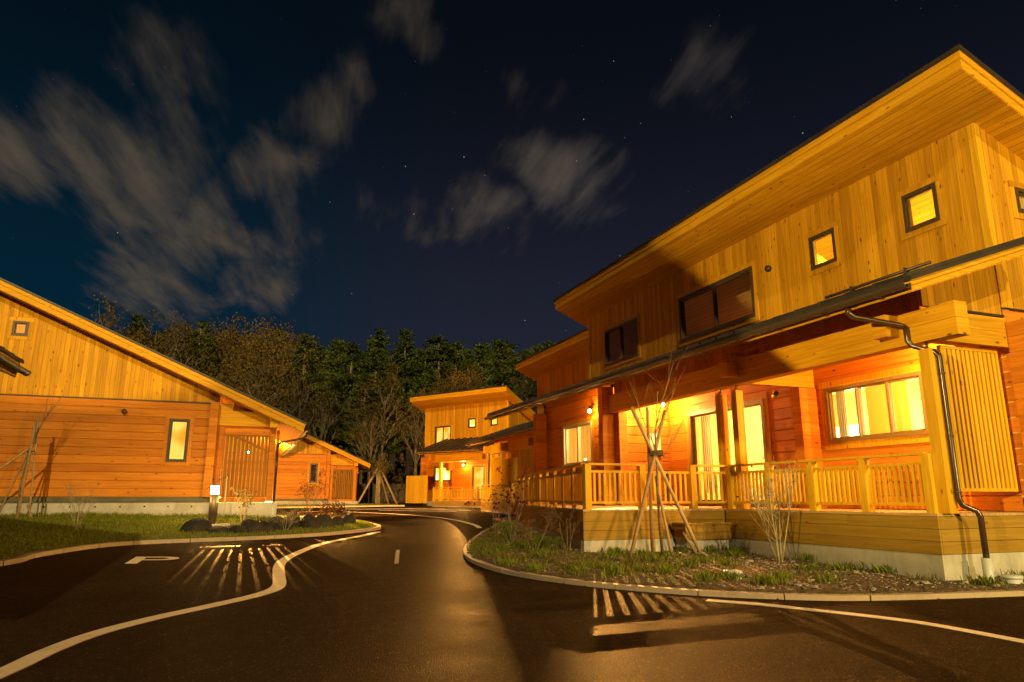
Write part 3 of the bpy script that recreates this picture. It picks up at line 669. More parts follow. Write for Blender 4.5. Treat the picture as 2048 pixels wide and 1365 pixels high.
    interior(c,.16,3.9,.15,4.3,3.1,0,[(2.6,1.6,4.3,LOFT,(1.,.62,.07))],slope=True)
    interior(c,.16,3.9,4.5,12.6,3.1,0,[(3.1,7.2,3.5,30.,(1.,.42,.12))],slope=True)
    skirt_wall(c,[((0,0),(W,0),.065)],-1.3,-.02)
    return c
LP1,LP2,ROOM,LOFT=170.,950.,1700.,5200.
LB1,LB1B,LB2=950.,8000.,700.
cabin_near_right()
# ---- middle right cabin
def cabin_middle():
    L=9.1
    c=thing('cabin','middle pine cabin half hidden behind the big one with slatted porch screens','cabin',(12.7,21.0,0),0,'pine cabins of the lodge village')
    mo=[(2.2,4.2,-.18,1.97)]
    shell(c,L,11.7,[],[],mo); window(c,'F',0,*mo[0],2,'sash_tan','lit_pane_bright',door=True)
    wall(c,'bay_wall','F',-1.3,5.6,L,-.2,ZL(-1.3)+.02,[(6.6,7.8,.0,1.75)],'log','log_pine'); wall(c,'bay_wall','G',5.6,-1.3,0,-.2,2.8,[],'log','log_pine'); wall(c,'bay_wall','B',L,-1.3,0,-.2,2.8,[],'log','log_pine')
    window(c,'F',-1.3,6.6,7.8,.0,1.75,1,'sash_brown','lit_pane_bright')
    beam(c,-1.66,-1.44,-.6,11.2,2.0,2.42,2)
    m=MB()
    for i in range(84): y=.05+i*.1275; m.box(-1.56,-1.54,y+.001,y+.1265,2.43,ZL(-1.55)+.01)
    m.build('frieze','log_pine',c)
    for y in (5.4,8.6,10.9): beam(c,-1.98,-1.662,y,y+.22,2.02,2.36,1,'bracket')
    for y in (3.6,7.3,9.6,11.0):
        m=MB(); m.box(-1.63,-1.47,y-.08,y+.08,-.2,1.99); m.build('porch_post','post_pine',c)
    slat_screen(c,'F',-1.55,9.7,10.9,.35,1.85,7,.05); slat_screen(c,'F',-1.6,7.45,9.45,-.1,1.7,13,.06)
    poly=[(-.02,-.03),(-.02,11.4),(-2.0,11.4),(-2.0,-.03)]
    deck(c,poly[::1],-.2,-.6,-1.2,[1,2,3])
    for a,b in ((7.3,9.3),(9.3,11.3)): railing(c,(-1.93,a),(-1.93,b),-.2); railing_post(c,(-1.93,a),-.2)
    railing_post(c,(-1.93,11.3),-.2)
    tubep(c,'downspout',[(-2.62,11.4,2.44),(-2.62,11.4,2.36),(-1.8,11.15,2.15),(-1.7,11.1,2.05),(-1.7,11.1,-.6)],.036)
    skirt_wall(c,[((0,0),(W,0),.065),((W,L),(0,L),.065)],-1.2,-.0)
    return c
cabin_middle()
# ---- far cabin, turned towards the drive
FARAIM=(-.848*math.sin(R(21.9))-.53*math.cos(R(21.9)),.53*math.sin(R(21.9))-.848*math.cos(R(21.9)),-.07)
def cabin_far():
    L=6.65
    c=thing('cabin','small far cabin turned towards the drive, one porch lamp above its deck','cabin',(14.2,38.05,0),R(32),'pine cabins of the lodge village')
    ups=[(.76,1.29,4.1,4.66),(2.44,3.04,4.06,4.64),(4.43,5.77,3.12,4.31)]
    mo=[(4.36,5.78,.93,1.83),(.9,2.70,-.18,1.82)]
    shell(c,L,4.75,ups,[],mo,up_off=0)
    window(c,'F',0,*ups[0],1,'sash_brown','lit_pane_bright'); window(c,'F',0,*ups[1],1,'sash_brown','lit_pane_bright'); window(c,'F',0,*ups[2],2,'sash_brown','lit_pane')
    window(c,'F',0,*mo[0],2,'sash_brown','lit_pane_bright'); window(c,'F',0,*mo[1],2,'sash_tan','lit_pane',door=True)
    beam(c,-1.66,-1.44,-.6,4.4,2.0,2.40,2)
    m=MB()
    for i in range(33): y=.05+i*.1275; m.box(-1.56,-1.54,y+.001,y+.1265,2.43,ZL(-1.55)+.01)
    m.build('frieze','log_pine',c)
    for y in (4.18,.3): beam(c,-1.98,-1.662,y,y+.22,2.05,2.38,1,'bracket')
    stub_logs(c,-.5,-.002,4.12,4.34,1.55,2.0); beam(c,-1.43,-.01,4.15,4.35,2.0,2.4,2)
    for y in (3.78,.24):
        m=MB(); m.box(-1.63,-1.47,y-.08,y+.08,-.2,1.99); m.build('porch_post','post_pine',c)
    poly=[(-.02,-.6),(-.02,4.1),(-1.95,4.1),(-1.95,-.6)]
    deck(c,poly,-.2,-.5,-1.0,[1,2,3])
    ys=[3.98,2.9,1.8,.7,-.4]
    for a,b in zip(ys,ys[1:]): railing(c,(-1.87,a),(-1.87,b),-.2)
    for y in ys: railing_post(c,(-1.87,y),-.2)
    slat_screen(c,'F',-1.4,5.0,6.75,-.36,1.26,11,.13)
    stub_logs(c,-.3,-.002,L-.2,L+.02,0,2.4)
    spot(c,(-.28,3.15,1.86),(-.8,-.1,-.5),LP3,beam_w=1500.,beam_aim=(-.8,-.5,-.2),beam2=(LP3B,FARAIM,11.5,.06))
    m=MB(); slope_slab(m,1.2,4.2,lambda x:1.9+.1*x,.0,.15,L+.7,L+1.7); m.build('side_canopy','roof_metal',c)
    beam(c,1.4,1.6,L,L+1.3,1.6,1.85,1)
    skirt_wall(c,[((0,0),(W,0),.065),((W,L),(0,L),.065),((0,L),(0,0),.065)],-1.0,-.22)
    return c
LP3,LP3B=200.,23000.
cabin_far()
# ---- cabins seen from their gable ends
def rear_porch(c,lamp=0.,handrail=False,screen=True):
    stub_logs(c,W-.22,W,-.26,-.002,0,2.62)
    m=MB()
    for i,(z0,z1) in enumerate(((1.99,2.2),(2.203,2.41))): m.box(W+.002,W+1.62,-.02,.18,z0,z1)
    m.box(W+.002,W+.36,-.02,.18,2.413,2.62); m.build('porch_beam','beam_pine',c)
    beam(c,W+1.42,W+1.62,.19,5.2,2.0,2.4,1); beam(c,W+1.40,W+1.64,-.32,-.022,1.95,2.42,1,'bracket')
    wall(c,'porch_gable','G',.1,W+.37,W+1.6,2.42,lambda x:ZU(x)+.01,[],'vert','log_pine',core=.04)
    m=MB(); m.box(W+1.44,W+1.60,0,.16,-.12,1.99); m.build('porch_post','log_pine',c)
    slat_screen(c,'G',.02,W+.20,W+1.44,.0,1.74,11,.076,'slat_shaded')
    m=MB(); m.box(W+.0,W+1.44,.10,.14,1.70,2.02); m.box(W+.002,W+.198,.03,.06,-.14,1.985); m.box(W+.2,W+1.43,.06,.08,-.148,-.03); m.box(W+1.62,W+1.70,.0,.14,-.1,1.9); m.build('header_and_light_stops','log_pine',c)  # header, with boards added to stop lamp light beside and below the screen
    m=MB(); m.box(W+.0,W+1.75,-.1,5.4,-.9,-.15,.5); m.build('porch_slab','concrete',c)
    xe=W+2.45; ze=ZU(W+2.35)+.05
    tubep(c,'downspout',[(xe,.0,ze),(xe,.0,ze-.1),(xe-.15,-.02,ze-.18),(W+1.74,-.06,1.55),(W+1.66,-.06,1.47),(W+1.66,-.06,-.15)],.034)
    tubep(c,'drain_pipe',[(W+1.66,-.06,-.7),(W+1.66,-.06,-.13)],.052,'grey_pvc',14)
    if lamp: spot(c,(W+.9,1.75,2.2),(.1,-.4,-1.),lamp)
    if lamp: spot(c,(W+.92,11.4,1.9),(.05,-1.,-.6),60.,beam_w=200000.,beam_aim=(.03,-.802,-.597),cone=60.); spot(c,(W+1.70,4.8,1.42),(.5,.3,-.5),0.,beam_w=15000.,beam_aim=(.40,.92,.02),cone=100.)  # last spot is an added lamp that brightens the far cabins
    if handrail:
        tubep(c,'handrail',[(W-.1,-.72,.22),(W-.06,-.72,.25),(W+.2,-.72,.46),(W+.42,-.72,.56)],.012,'dark_metal',8)
        tubep(c,'handrail_post',[(W+.02,-.72,-.6),(W+.02,-.72,.32)],.016,'sash_pale',8); tubep(c,'handrail_post',[(W+.38,-.72,-.6),(W+.38,-.72,.55)],.016,'sash_pale',8)
def plinth(c,L,zg):
    m=MB(); m.box(-.005,W+.005,-.045,L+.045,-.125,-.002,.5); m.build('sill_board','sill_olive',c)
    m=MB(); m.box(.03,W-.03,.02,L-.02,zg,-.127,.5); m.build('foundation','concrete',c)
    m=MB()
    for i in range(10): x=.4+i*.58; m.tube([(x,.008,-.25),(x,.03,-.25)],.022,8,.5)
    m.build('tie_hole','tv_black',c)
def cabin_left():
    L=13.
    c=thing('cabin','pine cabin seen from its gable end behind the glowing bollard lamp','cabin',(-6.85,21.6,0.),0,'pine cabins of the lodge village')
    gw=[(.86,1.22,4.18,4.58),(4.86,5.38,.94,2.13)]
    shell(c,L,13.5,[],gw,[])
    window(c,'G',0,*gw[0],1,'sash_brown','lit_pane_orange'); window(c,'G',0,*gw[1],1,'sash_brown','lit_pane',tw=.10,trim='log_pine')
    plinth(c,L,-1.2); rear_porch(c,LP4,True)
    m=MB(); m.tube([(3.72,-.09,2.28),(3.72,.02,2.28)],.065,14,.5); m.build('vent_hood','sash_brown',c)
    m=MB(); m.box(-.6,.38,-.02,-.002,-.1,.75,.5); m.build('meter_box','post_pine',c)
LP4=200.
cabin_left()
def cabin_left_far():
    L=9.
    c=thing('cabin','far pine cabin glowing orange beyond the shrub island, dark narrow window','cabin',(-1.17,44.,-.1),0,'pine cabins of the lodge village')
    gw=[(4.93,5.40,.93,2.07)]
    shell(c,L,9.5,[],gw,[]); window(c,'G',0,*gw[0],1,'sash_brown','dark_pane',tw=.12)
    m=MB(); m.box(5.0,5.32,.12,.14,1.0,2.0,.5); m.build('curtain','linen',c)
    plinth(c,L,-1.1); rear_porch(c,0)
    m=MB(); m.tube([(2.9,-.09,2.25),(2.9,.02,2.25)],.065,14,.5); m.build('vent_hood','sash_brown',c)
cabin_left_far()
def cabin_left_near():
    L=8.65
    c=thing('cabin','cabin of which only a dark roof corner enters at the left edge','cabin',(-11.75,3.25,-.05),0,'pine cabins of the lodge village')
    shell(c,L,8.9,[],[],[]); plinth(c,L,-1.4); rear_porch(c,0)
cabin_left_near()
# ------------------------------------------------------------------ lamps
def bollard():
    x,y=-.60,19.45; z=z_lawn(x,y)
    t=thing('bollard_lamp','black bollard lamp with a glowing square head standing on a slab in the lawn','lamp',(x,y,z))
    m=MB(); m.box(-.42,.42,-.24,.24,-.12,.05,.5); m.build('slab','concrete',t)
    m=MB(); m.tube([(0,0,.05),(0,0,.78)],.105,20,.5); m.build('post','dark_metal',t)
    m=MB(); m.tube([(0,0,.78),(0,0,.98)],.095,20,.5); o=m.build('lamp_head','bulb',t)
    m=MB(); m.tube([(0,0,.98),(0,0,1.0)],.11,20,.5); m.build('cap','dark_metal',t)
    m=MB()
    for k in range(4):
        a=math.pi/4+k*math.pi/2; m.tube([(.13*math.cos(a),.13*math.sin(a),.05),(.13*math.cos(a),.13*math.sin(a),.08)],.014,6,.5)
    m.build('anchor_bolt','grey_pvc',t)
    for k,(dx,dy) in enumerate(((.42,0),(-.42,0),(0,.42),(0,-.42))): point_light('lamp_light',o,(dx,dy,.88),BOL/4,WARM2,.04)
BOL=130.
bollard()
def flood(name,label,loc,aim,power,size,col,blend=.12):
    t=thing(name,label,'lamp',(loc[0],loc[1],zr(loc[0],loc[1]))); h=loc[2]-zr(loc[0],loc[1])
    m=MB(); m.tube([(0,0,0),(0,0,h-.1)],.05,12,.5); m.build('pole','dark_metal',t)
    d=(Vector(aim)-Vector(loc)).normalized(); P=Vector((0,0,h)); m=MB(); m.tube([P-d*.22,P-d*.03],[.08,.1],14,.5); m.build('lamp_housing','dark_metal',t)
    l=bpy.data.lights.new('lamp_light','SPOT'); l.energy=power; l.color=col; l.spot_size=R(size); l.spot_blend=blend; l.shadow_soft_size=.05
    o=bpy.data.objects.new('lamp_light',l); COL.objects.link(o); o.parent=t; o.location=P; o.rotation_euler=d.to_track_quat('-Z','Y').to_euler()
flood('flood_lamp','pole flood lamp behind the nearest left cabin lighting the big cabin upper wall',(-9.6,-.52,2.2),(9.9,7.4,4.8),19500.,37.,GOLD,.6)
flood('flood_lamp','pole flood lamp past the near gable of the big cabin, out of the picture',(10.5,-6.,2.2),(8.6,7.5,1.6),6500.,58.,GOLD,.3)
flood('flood_lamp','second pole flood lamp past the near gable, turned to the left cabin',(11.6,-7.,2.4),(-4.5,21.6,8.6),46000.,22.5,GOLD,.2)
# ------------------------------------------------------------------ plants
def grow(mb,p,d,L,r,depth,spread,tips,n=5,up=.12,seg=3):
    pts=[Vector(p)]; rad=[r]; dd=Vector(d).normalized()
    for k in range(seg):
        dd=(dd+Vector((rng.uniform(-1,1),rng.uniform(-1,1),rng.uniform(-1,1)))*.13+Vector((0,0,up))*.4).normalized(); pts.append(pts[-1]+dd*L/seg); rad.append(max(r*(1-.45*(k+1)/seg),.0016))
    mb.tube(pts,rad,5 if r>.006 else 3,None,False)
    if depth==0: tips.append((pts[-1],dd)); return
    for k in range(n):
        t=rng.uniform(.35,1.); q=pts[0].lerp(pts[-1],t) if seg==1 else pts[min(seg,int(t*seg))]
        e=(dd+Vector((rng.gauss(0,1),rng.gauss(0,1),rng.gauss(0,.6)))*spread).normalized()
        grow(mb,q,e,L*rng.uniform(.5,.75),rad[-1]*.72,depth-1,spread,tips,max(2,n-1),up,seg)
def shrub(name,label,cat,loc,h,nst,depth,spread,n=4,lean=.3,leaf=None,nleaf=0,lsize=.03,r0=.011,mat='twig',group=None,zf=z_bed):
    x,y=loc; t=thing(name,label,cat,(x,y,zf(x,y)-.02),0,group); m=MB(); tips=[]
    for k in range(nst):
        a=k*6.28/nst+rng.uniform(-.5,.5); d=Vector((math.cos(a)*lean,math.sin(a)*lean,1.))
        grow(m,(math.cos(a)*.03,math.sin(a)*.03,0),d,h*rng.uniform(.42,.58),r0*rng.uniform(.7,1.1),depth,spread,tips,n)
    m.build('stem',mat,t)
    if leaf and nleaf:
        f=MB()
        for k in range(nleaf):
            p,d=rng.choice(tips); f.tri(p+Vector((rng.gauss(0,.03),rng.gauss(0,.03),rng.gauss(0,.03))),lsize*rng.uniform(.6,1.3),(rng.gauss(0,1),rng.gauss(0,1),rng.gauss(0,.8)))
        f.build('leaves',leaf,t)
    return t
shrub('maple_sapling','young maple with dark red leaves at the left corner of the deck','sapling',(5.05,13.3),1.75,3,3,.55,4,.16,'red_leaf',150,.075,.016,'bark')
shrub('shrub','slim reddish shrub behind the young maple','shrub',(5.75,16.2),1.35,4,3,.45,4,.3,'dark_leaf',160,.04,.010)
shrub('shrub','round twiggy bush with small leaves in front of the deck side','shrub',(4.55,11.0),1.0,3,4,.6,4,.3,'dark_leaf',420,.028,.008)
shrub('shrub','thin upright shrub against the deck corner','shrub',(5.12,10.9),1.05,4,3,.35,3,.2,'dark_leaf',60,.03,.009)
shrub('shrub','pale multi stemmed bare shrub in front of the deck railing','shrub',(7.55,8.72),2.0,5,3,.42,4,.20,'dark_leaf',26,.055,.016,'bark_pale')
shrub('shrub','tall bare shrub on the lawn before the left cabin wall','shrub',(-3.4,18.7),1.75,7,3,.35,3,.22,None,0,.03,.009,'bark_pale',None,z_lawn)
shrub('ornamental_grass','pale upright grassy shrub beside the bollard lamp','shrub',(.12,19.9),1.15,9,2,.22,3,.14,'dry_grass',120,.07,.010,'bark_pale',None,z_lawn)
shrub('shrub','low dense bush among the rocks','shrub',(.45,18.6),.42,9,3,.7,4,.7,'shrub_leaf',700,.035,.007,'twig',None,z_lawn)
shrub('shrub','round brown bush spreading over the rocks','shrub',(1.1,18.5),.85,7,4,.6,4,.6,'shrub_leaf',260,.03,.010,'bark_pale',None,z_lawn)
shrub('shrub','tall reddish shrub before the far cabin window','shrub',(2.0,22.8),1.75,6,3,.35,4,.22,'dark_leaf',420,.05,.010,'twig',None,z_lawn)
shrub('shrub','dark leafy shrub at the tip of the island','shrub',(2.7,22.6),.8,8,3,.6,4,.5,'dark_leaf',700,.06,.008,'twig',None,z_lawn)
# staked saplings
def stake(t,a,b,r=.028):
    m=MB(); n=5; A=Vector(a); B=Vector(b); m.tube([A.lerp(B,k/n) for k in range(n+1)],[r*(1.+.06*math.sin(k*2.3)) for k in range(n+1)],9); 
    for k in range(1,n+1): 
        q=A.lerp(B,k/(n+.7)); m.tube([q,q+(B-A).normalized()*.012],r*1.1,9)
    return m.build('stake','stake_wood',t)
def sapling_right():
    x,y=6.45,10.15; z=z_bed(x,y)
    t=thing('sapling','slender bare sapling tied into the stake tripod before the deck','sapling',(x,y,z)); m=MB(); tips=[]
    m.tube([(0,0,0),(-.02,.02,.5),(-.04,.0,1.0),(-.03,.0,1.5),(-.03,.02,2.0)],[.026,.024,.022,.020,.017],8)
    for k in range(6):
        a=k*1.05; grow(m,(-.03,.02,1.35+.12*k),Vector((math.cos(a)*.62+.12,math.sin(a)*.62,1.)),1.05-.04*k,.010,2,.30,tips,3)
    grow(m,(-.03,.02,2.0),Vector((.34,-.1,1)),1.25,.012,2,.28,tips,4)
    m.build('stem','twig',t)
    s=thing('stake_tripod','tripod of wooden stakes crossing round the bare sapling before the deck','stakes',(x,y,z))
    stake(s,(-.74,-.2,-.1),(.24,.11,2.36),.030); stake(s,(.72,-.10,-.1),(-.44,.06,2.38),.030); stake(s,(.04,-.25,-.1),(-.04,.05,1.25),.024)
    stake(s,(.62,-.16,-.1),(.42,.02,.35),.022); stake(s,(-.03,.25,-.1),(-.14,.05,2.4),.028)
    m=MB()
    for z_ in (1.60,1.63,1.66): m.tube([(-.12,-.06,z_),(0.02,-.1,z_+.01),(.1,0,z_),(.02,.1,z_-.01),(-.1,.08,z_),(-.12,-.06,z_)],.012,6)
    m.build('rope_tie','rope',s)
sapling_right()
def sapling_left():
    x,y=-5.05,20.7; z=z_lawn(x,y)
    t=thing('sapling','thin bare sapling with tall whip branches at the left edge','sapling',(x,y,z)); m=MB(); tips=[]
    m.tube([(0,0,0),(-.02,0,.8),(.06,0,1.6),(.18,0,2.2)],[.022,.02,.017,.013],7)
    for k in range(5): grow(m,(.03+.03*k,0,1.5+.15*k),Vector((.3+.1*math.sin(k*2),.2*math.cos(k*2),1.)),.9,.008,2,.25,tips,3)
    m.build('stem','bark',t)
    s=thing('stake_tripod','bamboo stakes tied round the sapling at the left edge','stakes',(x,y,z))
    stake(s,(.05,-.15,-.1),(.1,.05,2.35),.032); stake(s,(-.42,-.05,-.1),(.12,.05,1.9),.022); stake(s,(-1.6,-.2,.1),(.12,.05,1.75),.026); stake(s,(.22,.2,-.1),(.14,.05,2.5),.024); stake(s,(.35,-.05,-.05),(.16,.15,.3),.028)
    m=MB(); m.tube([(.03,-.02,1.6),(.16,-.02,1.6),(.16,.1,1.62),(.03,.1,1.6),(.03,-.02,1.6)],.014,6); m.build('rope_tie','rope',s)
sapling_left()
def sapling_far():
    x,y=8.0,44.6; z=z_strip(x,y)
    t=thing('sapling','bushy bare young tree propped on long stakes at the end of the drive','sapling',(x,y,z)); m=MB(); tips=[]
    for k in range(4): m.tube([(.08*k-.12,0,0),(.06*k-.1,.05*(k%2),1.4),(.1*k-.15,0,2.2)],[.04,.035,.02],6)
    for k in range(16): a=k*.9; grow(m,(.1*math.cos(a),.1*math.sin(a),1.5+.06*k),Vector((math.cos(a)*.85,math.sin(a)*.85,1.)),.52,.016,3,.5,tips,3)
    m.build('stem','bark_pale',t)
    f=MB()
    for k in range(2600):
        p,d=rng.choice(tips); f.tri(p+Vector((rng.gauss(0,.12),rng.gauss(0,.12),rng.gauss(0,.12))),.08,(rng.gauss(0,1),rng.gauss(0,1),rng.gauss(0,1)))
    f.build('leaves','shrub_leaf',t)
    s=thing('stake_tripod','long wooden props round the bushy young tree at the end of the drive','stakes',(x,y,z))
    stake(s,(-1.35,-.3,-.1),(.15,0,2.7),.06); stake(s,(1.25,-.2,-.1),(-.1,0,2.6),.06); stake(s,(.9,.9,-.1),(.0,.1,2.3),.05)
sapling_far()
# rocks edging the island
def rock(label,x,y,w,h,seed,group='dark rocks along the island edge'):
    r=random.Random(seed); m=MB(); sphere_pts(m,(0,0,0),1.,18,11)
    ph=[(r.uniform(-2.4,2.4),r.uniform(-2.4,2.4),r.uniform(-2.4,2.4),r.uniform(0,6)) for _ in range(6)]
    pl=[(Vector((r.gauss(0,1),r.gauss(0,1),abs(r.gauss(0,.8)))).normalized(),r.uniform(.62,.85)) for _ in range(7)]; out=[]
    for v in m.v:
        q=Vector(v); k=1+.10*sum(math.sin(a*q.x+b*q.y+c*q.z+d) for a,b,c,d in ph)/2; q*=k
        for n_,lim in pl:
            e=q.dot(n_)-lim
            if e>0: q-=n_*e*.85
        out.append((q.x*w*.62,q.y*w*.5,q.z*h*.8+h*.25))
    m.v=out; m.smooth=[False]*len(m.f)
    o=m.build('rock','rock',None,(x,y,z_lawn(x,y)-.03),r.uniform(-.4,.4)); return tag(o,label,'rock',group)
RO=[('broad rounded dark rock, leftmost of the island edge',-.92,18.35,.56,.34),('low flat dark rock second from the left of the edge',-.38,18.2,.5,.20),('long low dark rock below the bollard lamp',.0,18.25,.52,.22),
 ('tall rounded dark rock under the grassy shrub',.32,18.3,.48,.36),('squat dark rock under the low dense bush',.62,18.42,.44,.26),('steep pointed dark rock left of the brown bush',.92,18.72,.44,.40),
 ('small tan rock just left of the brown bush stem',1.12,18.75,.3,.24),('dark upright rock behind the brown bush',1.32,19.2,.4,.40),('pale flat faced rock right of the brown bush',1.72,19.2,.5,.36),
 ('wide tan rock beside the pale flat faced one',2.1,19.6,.52,.34),('blocky rock near the right end of the island',2.5,20.1,.42,.30),('dark rock at the right end of the island',2.9,20.9,.40,.34)]
for i,q in enumerate(RO): rock(*q,seed=50+i)
# drain covers
def drain(label,x,y):
    z=z_bed(x,y); t=thing('drain_cap',label,'drain cap',(x,y,z),0,'grey drain caps in the bed'); m=MB(); m.tube([(0,0,-.1),(0,0,.05)],.105,24,.5); m.build('collar','grey_pvc',t)
    m=MB(); m.tube([(0,0,.05),(0,0,.078),(0,0,.09)],[.118,.118,.105],24,.5); m.build('lid','grey_pvc',t)
drain('round grey drain cap in the middle of the stony bed',5.86,7.63); drain('round grey drain cap beside the foot of the downspout',8.74,6.12)
# ground cover
def blades(name,zone,n,zf,h0,h1,mat,clump=None,seed=3,wid=.006):
    r=random.Random(seed); m=MB(); k=0; tries=0
    cl=[zone(r) for _ in range(clump)] if clump else None
    while k<n and tries<n*6:
        tries+=1
        if cl:
            c=r.choice(cl); 
            if c is None: continue
            s=r.choice((.05,.09,.14)); x,y=c[0]+r.gauss(0,s),c[1]+r.gauss(0,s); q=(x,y)
        else: q=zone(r)
        if q is None: continue
        x,y=q; z=zf(x,y); a=r.random()*6.28; h=r.uniform(h0,h1); b=r.uniform(.1,.75)*h; w=wid*r.uniform(.7,1.4)
        dx,dy=math.cos(a),math.sin(a); nx,ny=-dy*w,dx*w
        m.add([(x-nx,y-ny,z-.01),(x+nx,y+ny,z-.01),(x+dx*b*.4+nx*.7,y+dy*b*.4+ny*.7,z+h*.6),(x+dx*b,y+dy*b,z+h),(x+dx*b*.4-nx*.7,y+dy*b*.4-ny*.7,z+h*.6)],[(0,1,2,3,4)],r.random()); k+=1
    return tag(m.build(name,mat),kind='stuff')
def zone_lawn(r):
    for _ in range(20):
        x,y=r.uniform(-9,4),r.uniform(10.5,24.5)
        if y>21.6 and x<.9: continue
        if sdist(x,y,LAWN)>.12: return (x,y)
    return None
DECK=[(8.05,6.4),(8.05,10.6),(5.25,10.6),(7.2,18.6),(20,22),(20,6.4)]
def zone_bed(r):
    for _ in range(20):
        x,y=r.uniform(3.6,12),r.uniform(5.1,20)
        if sdist(x,y,BED)>.13 and not inside(x,y,DECK): return (x,y)
    return None
def zone_bed_left(r):
    q=zone_bed(r); return q if q and (q[0]<5.2 or q[1]>9.2 or r.random()<.12) else None
blades('lawn_grass',zone_lawn,52000,z_lawn,.025,.075,'grass_blade',seed=5,wid=.007)
def zone_foot(r):
    x=r.uniform(-8,.9); return (x,21.5-r.random()**2*.25)
blades('lawn_grass',zone_foot,1800,z_lawn,.05,.14,'grass_blade',seed=8,wid=.008)
blades('verge_grass',lambda r:(lambda q:q if sdist(q[0],q[1],STRIP)>.1 else None)((r.uniform(-3,9),r.uniform(40,46))),5000,z_strip,.05,.12,'grass_blade',seed=6,wid=.012)
blades('bed_grass',zone_bed,6500,z_bed,.05,.13,'tuft_blade',clump=75,seed=7,wid=.0055)
blades('bed_grass',zone_bed_left,4800,z_bed,.02,.06,'tuft_blade',seed=12,wid=.005)
blades('dry_grass',zone_bed_left,2600,z_bed,.04,.12,'dry_grass',clump=80,seed=9,wid=.005)
def pebbles():
    r=random.Random(21); m=MB(); k=0
    while k<5200:
        q=zone_bed(r)
        if q is None: continue
        x,y=q
        if x<6. and r.random()<.6: continue
        s=r.choice((.006,.008,.011,.015,.021)) if r.random()<.975 else r.uniform(.03,.05); z=z_bed(x,y)+s*.2
        pts=[Vector((r.gauss(0,1),r.gauss(0,1),r.gauss(0,1))).normalized() for _ in range(1)]
        a=r.random()*6.28; c_,s_=math.cos(a),math.sin(a); vs=[]
        for (u,v,w) in ((1,0,0),(0,1,0),(-1,0,0),(0,-1,0),(.55,.5,.6),(-.55,.5,.55),(-.5,-.55,.6),(.5,-.5,.65)):
            u*=s*r.uniform(.9,1.5); v*=s*r.uniform(.8,1.1); w*=s*r.uniform(.7,1.1); vs.append((x+u*c_-v*s_,y+u*s_+v*c_,z+w))
        m.add(vs,[(0,1,4),(1,5,4),(1,2,5),(2,6,5),(2,3,6),(3,7,6),(3,0,7),(0,4,7),(4,5,6,7)],r.random()); k+=1
    tag(m.build('pebbles','pebble'),kind='stuff')
def pebble_mat():
    m,g,out=newmat('pebble'); at=g.n('ShaderNodeAttribute',attribute_name='rnd'); c=g.mix(at.outputs['Fac'],(.10,.07,.045),(.36,.29,.20)); pbsdf(g,out,c,.85); MAT['pebble']=m
pebble_mat(); pebbles()
def litter():
    r=random.Random(33); m=MB(); k=0
    while k<1500:
        q=zone_bed(r)
        if q is None: continue
        x,y=q; m.tri((x,y,z_bed(x,y)+r.uniform(.005,.02)),r.uniform(.012,.034),(r.gauss(0,1),r.gauss(0,1),r.gauss(0,.25)),r.random()); k+=1
    tag(m.build('leaf_litter','dark_leaf'),kind='stuff')
litter()
# ------------------------------------------------------------------ forest
def proto_pine(h,seed):
    r=random.Random(seed); t=MB(); c=MB(); t.tube([(0,0,0),(.05,0,h*.4),(0,.05,h*.75),(0,0,h*.98)],[.20,.16,.10,.02],7)
    z=h*.34
    while z<h*.99:
        f=(z/h-.34)/.66; rad=(.25+3.3*(1-f)**.95)*r.uniform(.6,1.15)
        nb=r.randint(4,6)
        for k in range(nb):
            a=r.random()*6.28; L=rad*r.uniform(.55,1.1); dz=r.uniform(-.12,.35)*L; tip=Vector((math.cos(a)*L,math.sin(a)*L,z+dz))
            t.tube([(0,0,z),tuple(Vector((0,0,z)).lerp(tip,.5)+Vector((0,0,-.08))),tuple(tip)],[.035,.022,.008],3,None,False)
            ncl=max(2,int(L/.34))
            for j in range(ncl):
                q=Vector((0,0,z)).lerp(tip,(j+1.2)/(ncl+.6)); tone=min(1,max(0,r.gauss(.5,.22)))
                for _ in range(20):
                    d=Vector((math.cos(a)*.6+r.gauss(0,.8),math.sin(a)*.6+r.gauss(0,.8),r.gauss(.35,.5)))
                    c.tri(q+Vector((r.gauss(0,.13),r.gauss(0,.13),r.gauss(.02,.07))),r.uniform(.13,.27),d,min(1,max(0,tone+r.gauss(0,.12))))
        z+=r.uniform(.30,.55)
    return t,c
def proto_broad(h,seed,leaves,spread=.5,bare=False):
    global rng
    keep=rng; rng=random.Random(seed); r=rng; t=MB(); c=MB(); tips=[]
    lean=r.uniform(-.3,.3); P=[(0,0,0),(lean*.3,0,h*.25),(lean*.7,.1,h*.5),(lean,0,h*.72)]; t.tube(P,[.17,.14,.11,.06],6)
    for k in range(13):
        z=h*(.30+.42*k/12); a=k*2.4; grow(t,(lean*z/h*1.2,0,z),Vector((math.cos(a)*spread,math.sin(a)*spread,.75)),h*(.30-.010*k),.055,3,.42,tips,3,.10)
    for k in range(leaves):
        p,d=r.choice(tips); q=p+Vector((r.gauss(0,.28),r.gauss(0,.28),r.gauss(0,.25))); c.tri(q,r.uniform(.10,.22),(r.gauss(0,1),r.gauss(0,1),r.gauss(.2,1)),min(1,max(0,r.gauss(.5,.25))))
    rng=keep; return t,c
def root(name,label,cat,t,c,tm,cm,group):
    o=thing(name,label,cat,(0,0,0),0,group); t.build('trunk',tm,o)
    if c and c.f: c.build('crown',cm,o)
    return o
PROT={'p':[],'b':[],'t':[]}
FG='trees of the dark wood behind the cabins'
PL_='dark green pine in the wood behind the cabins'; BL='brown autumn tree in the wood behind the cabins'; TL='thin pale bare tree at the edge of the wood'
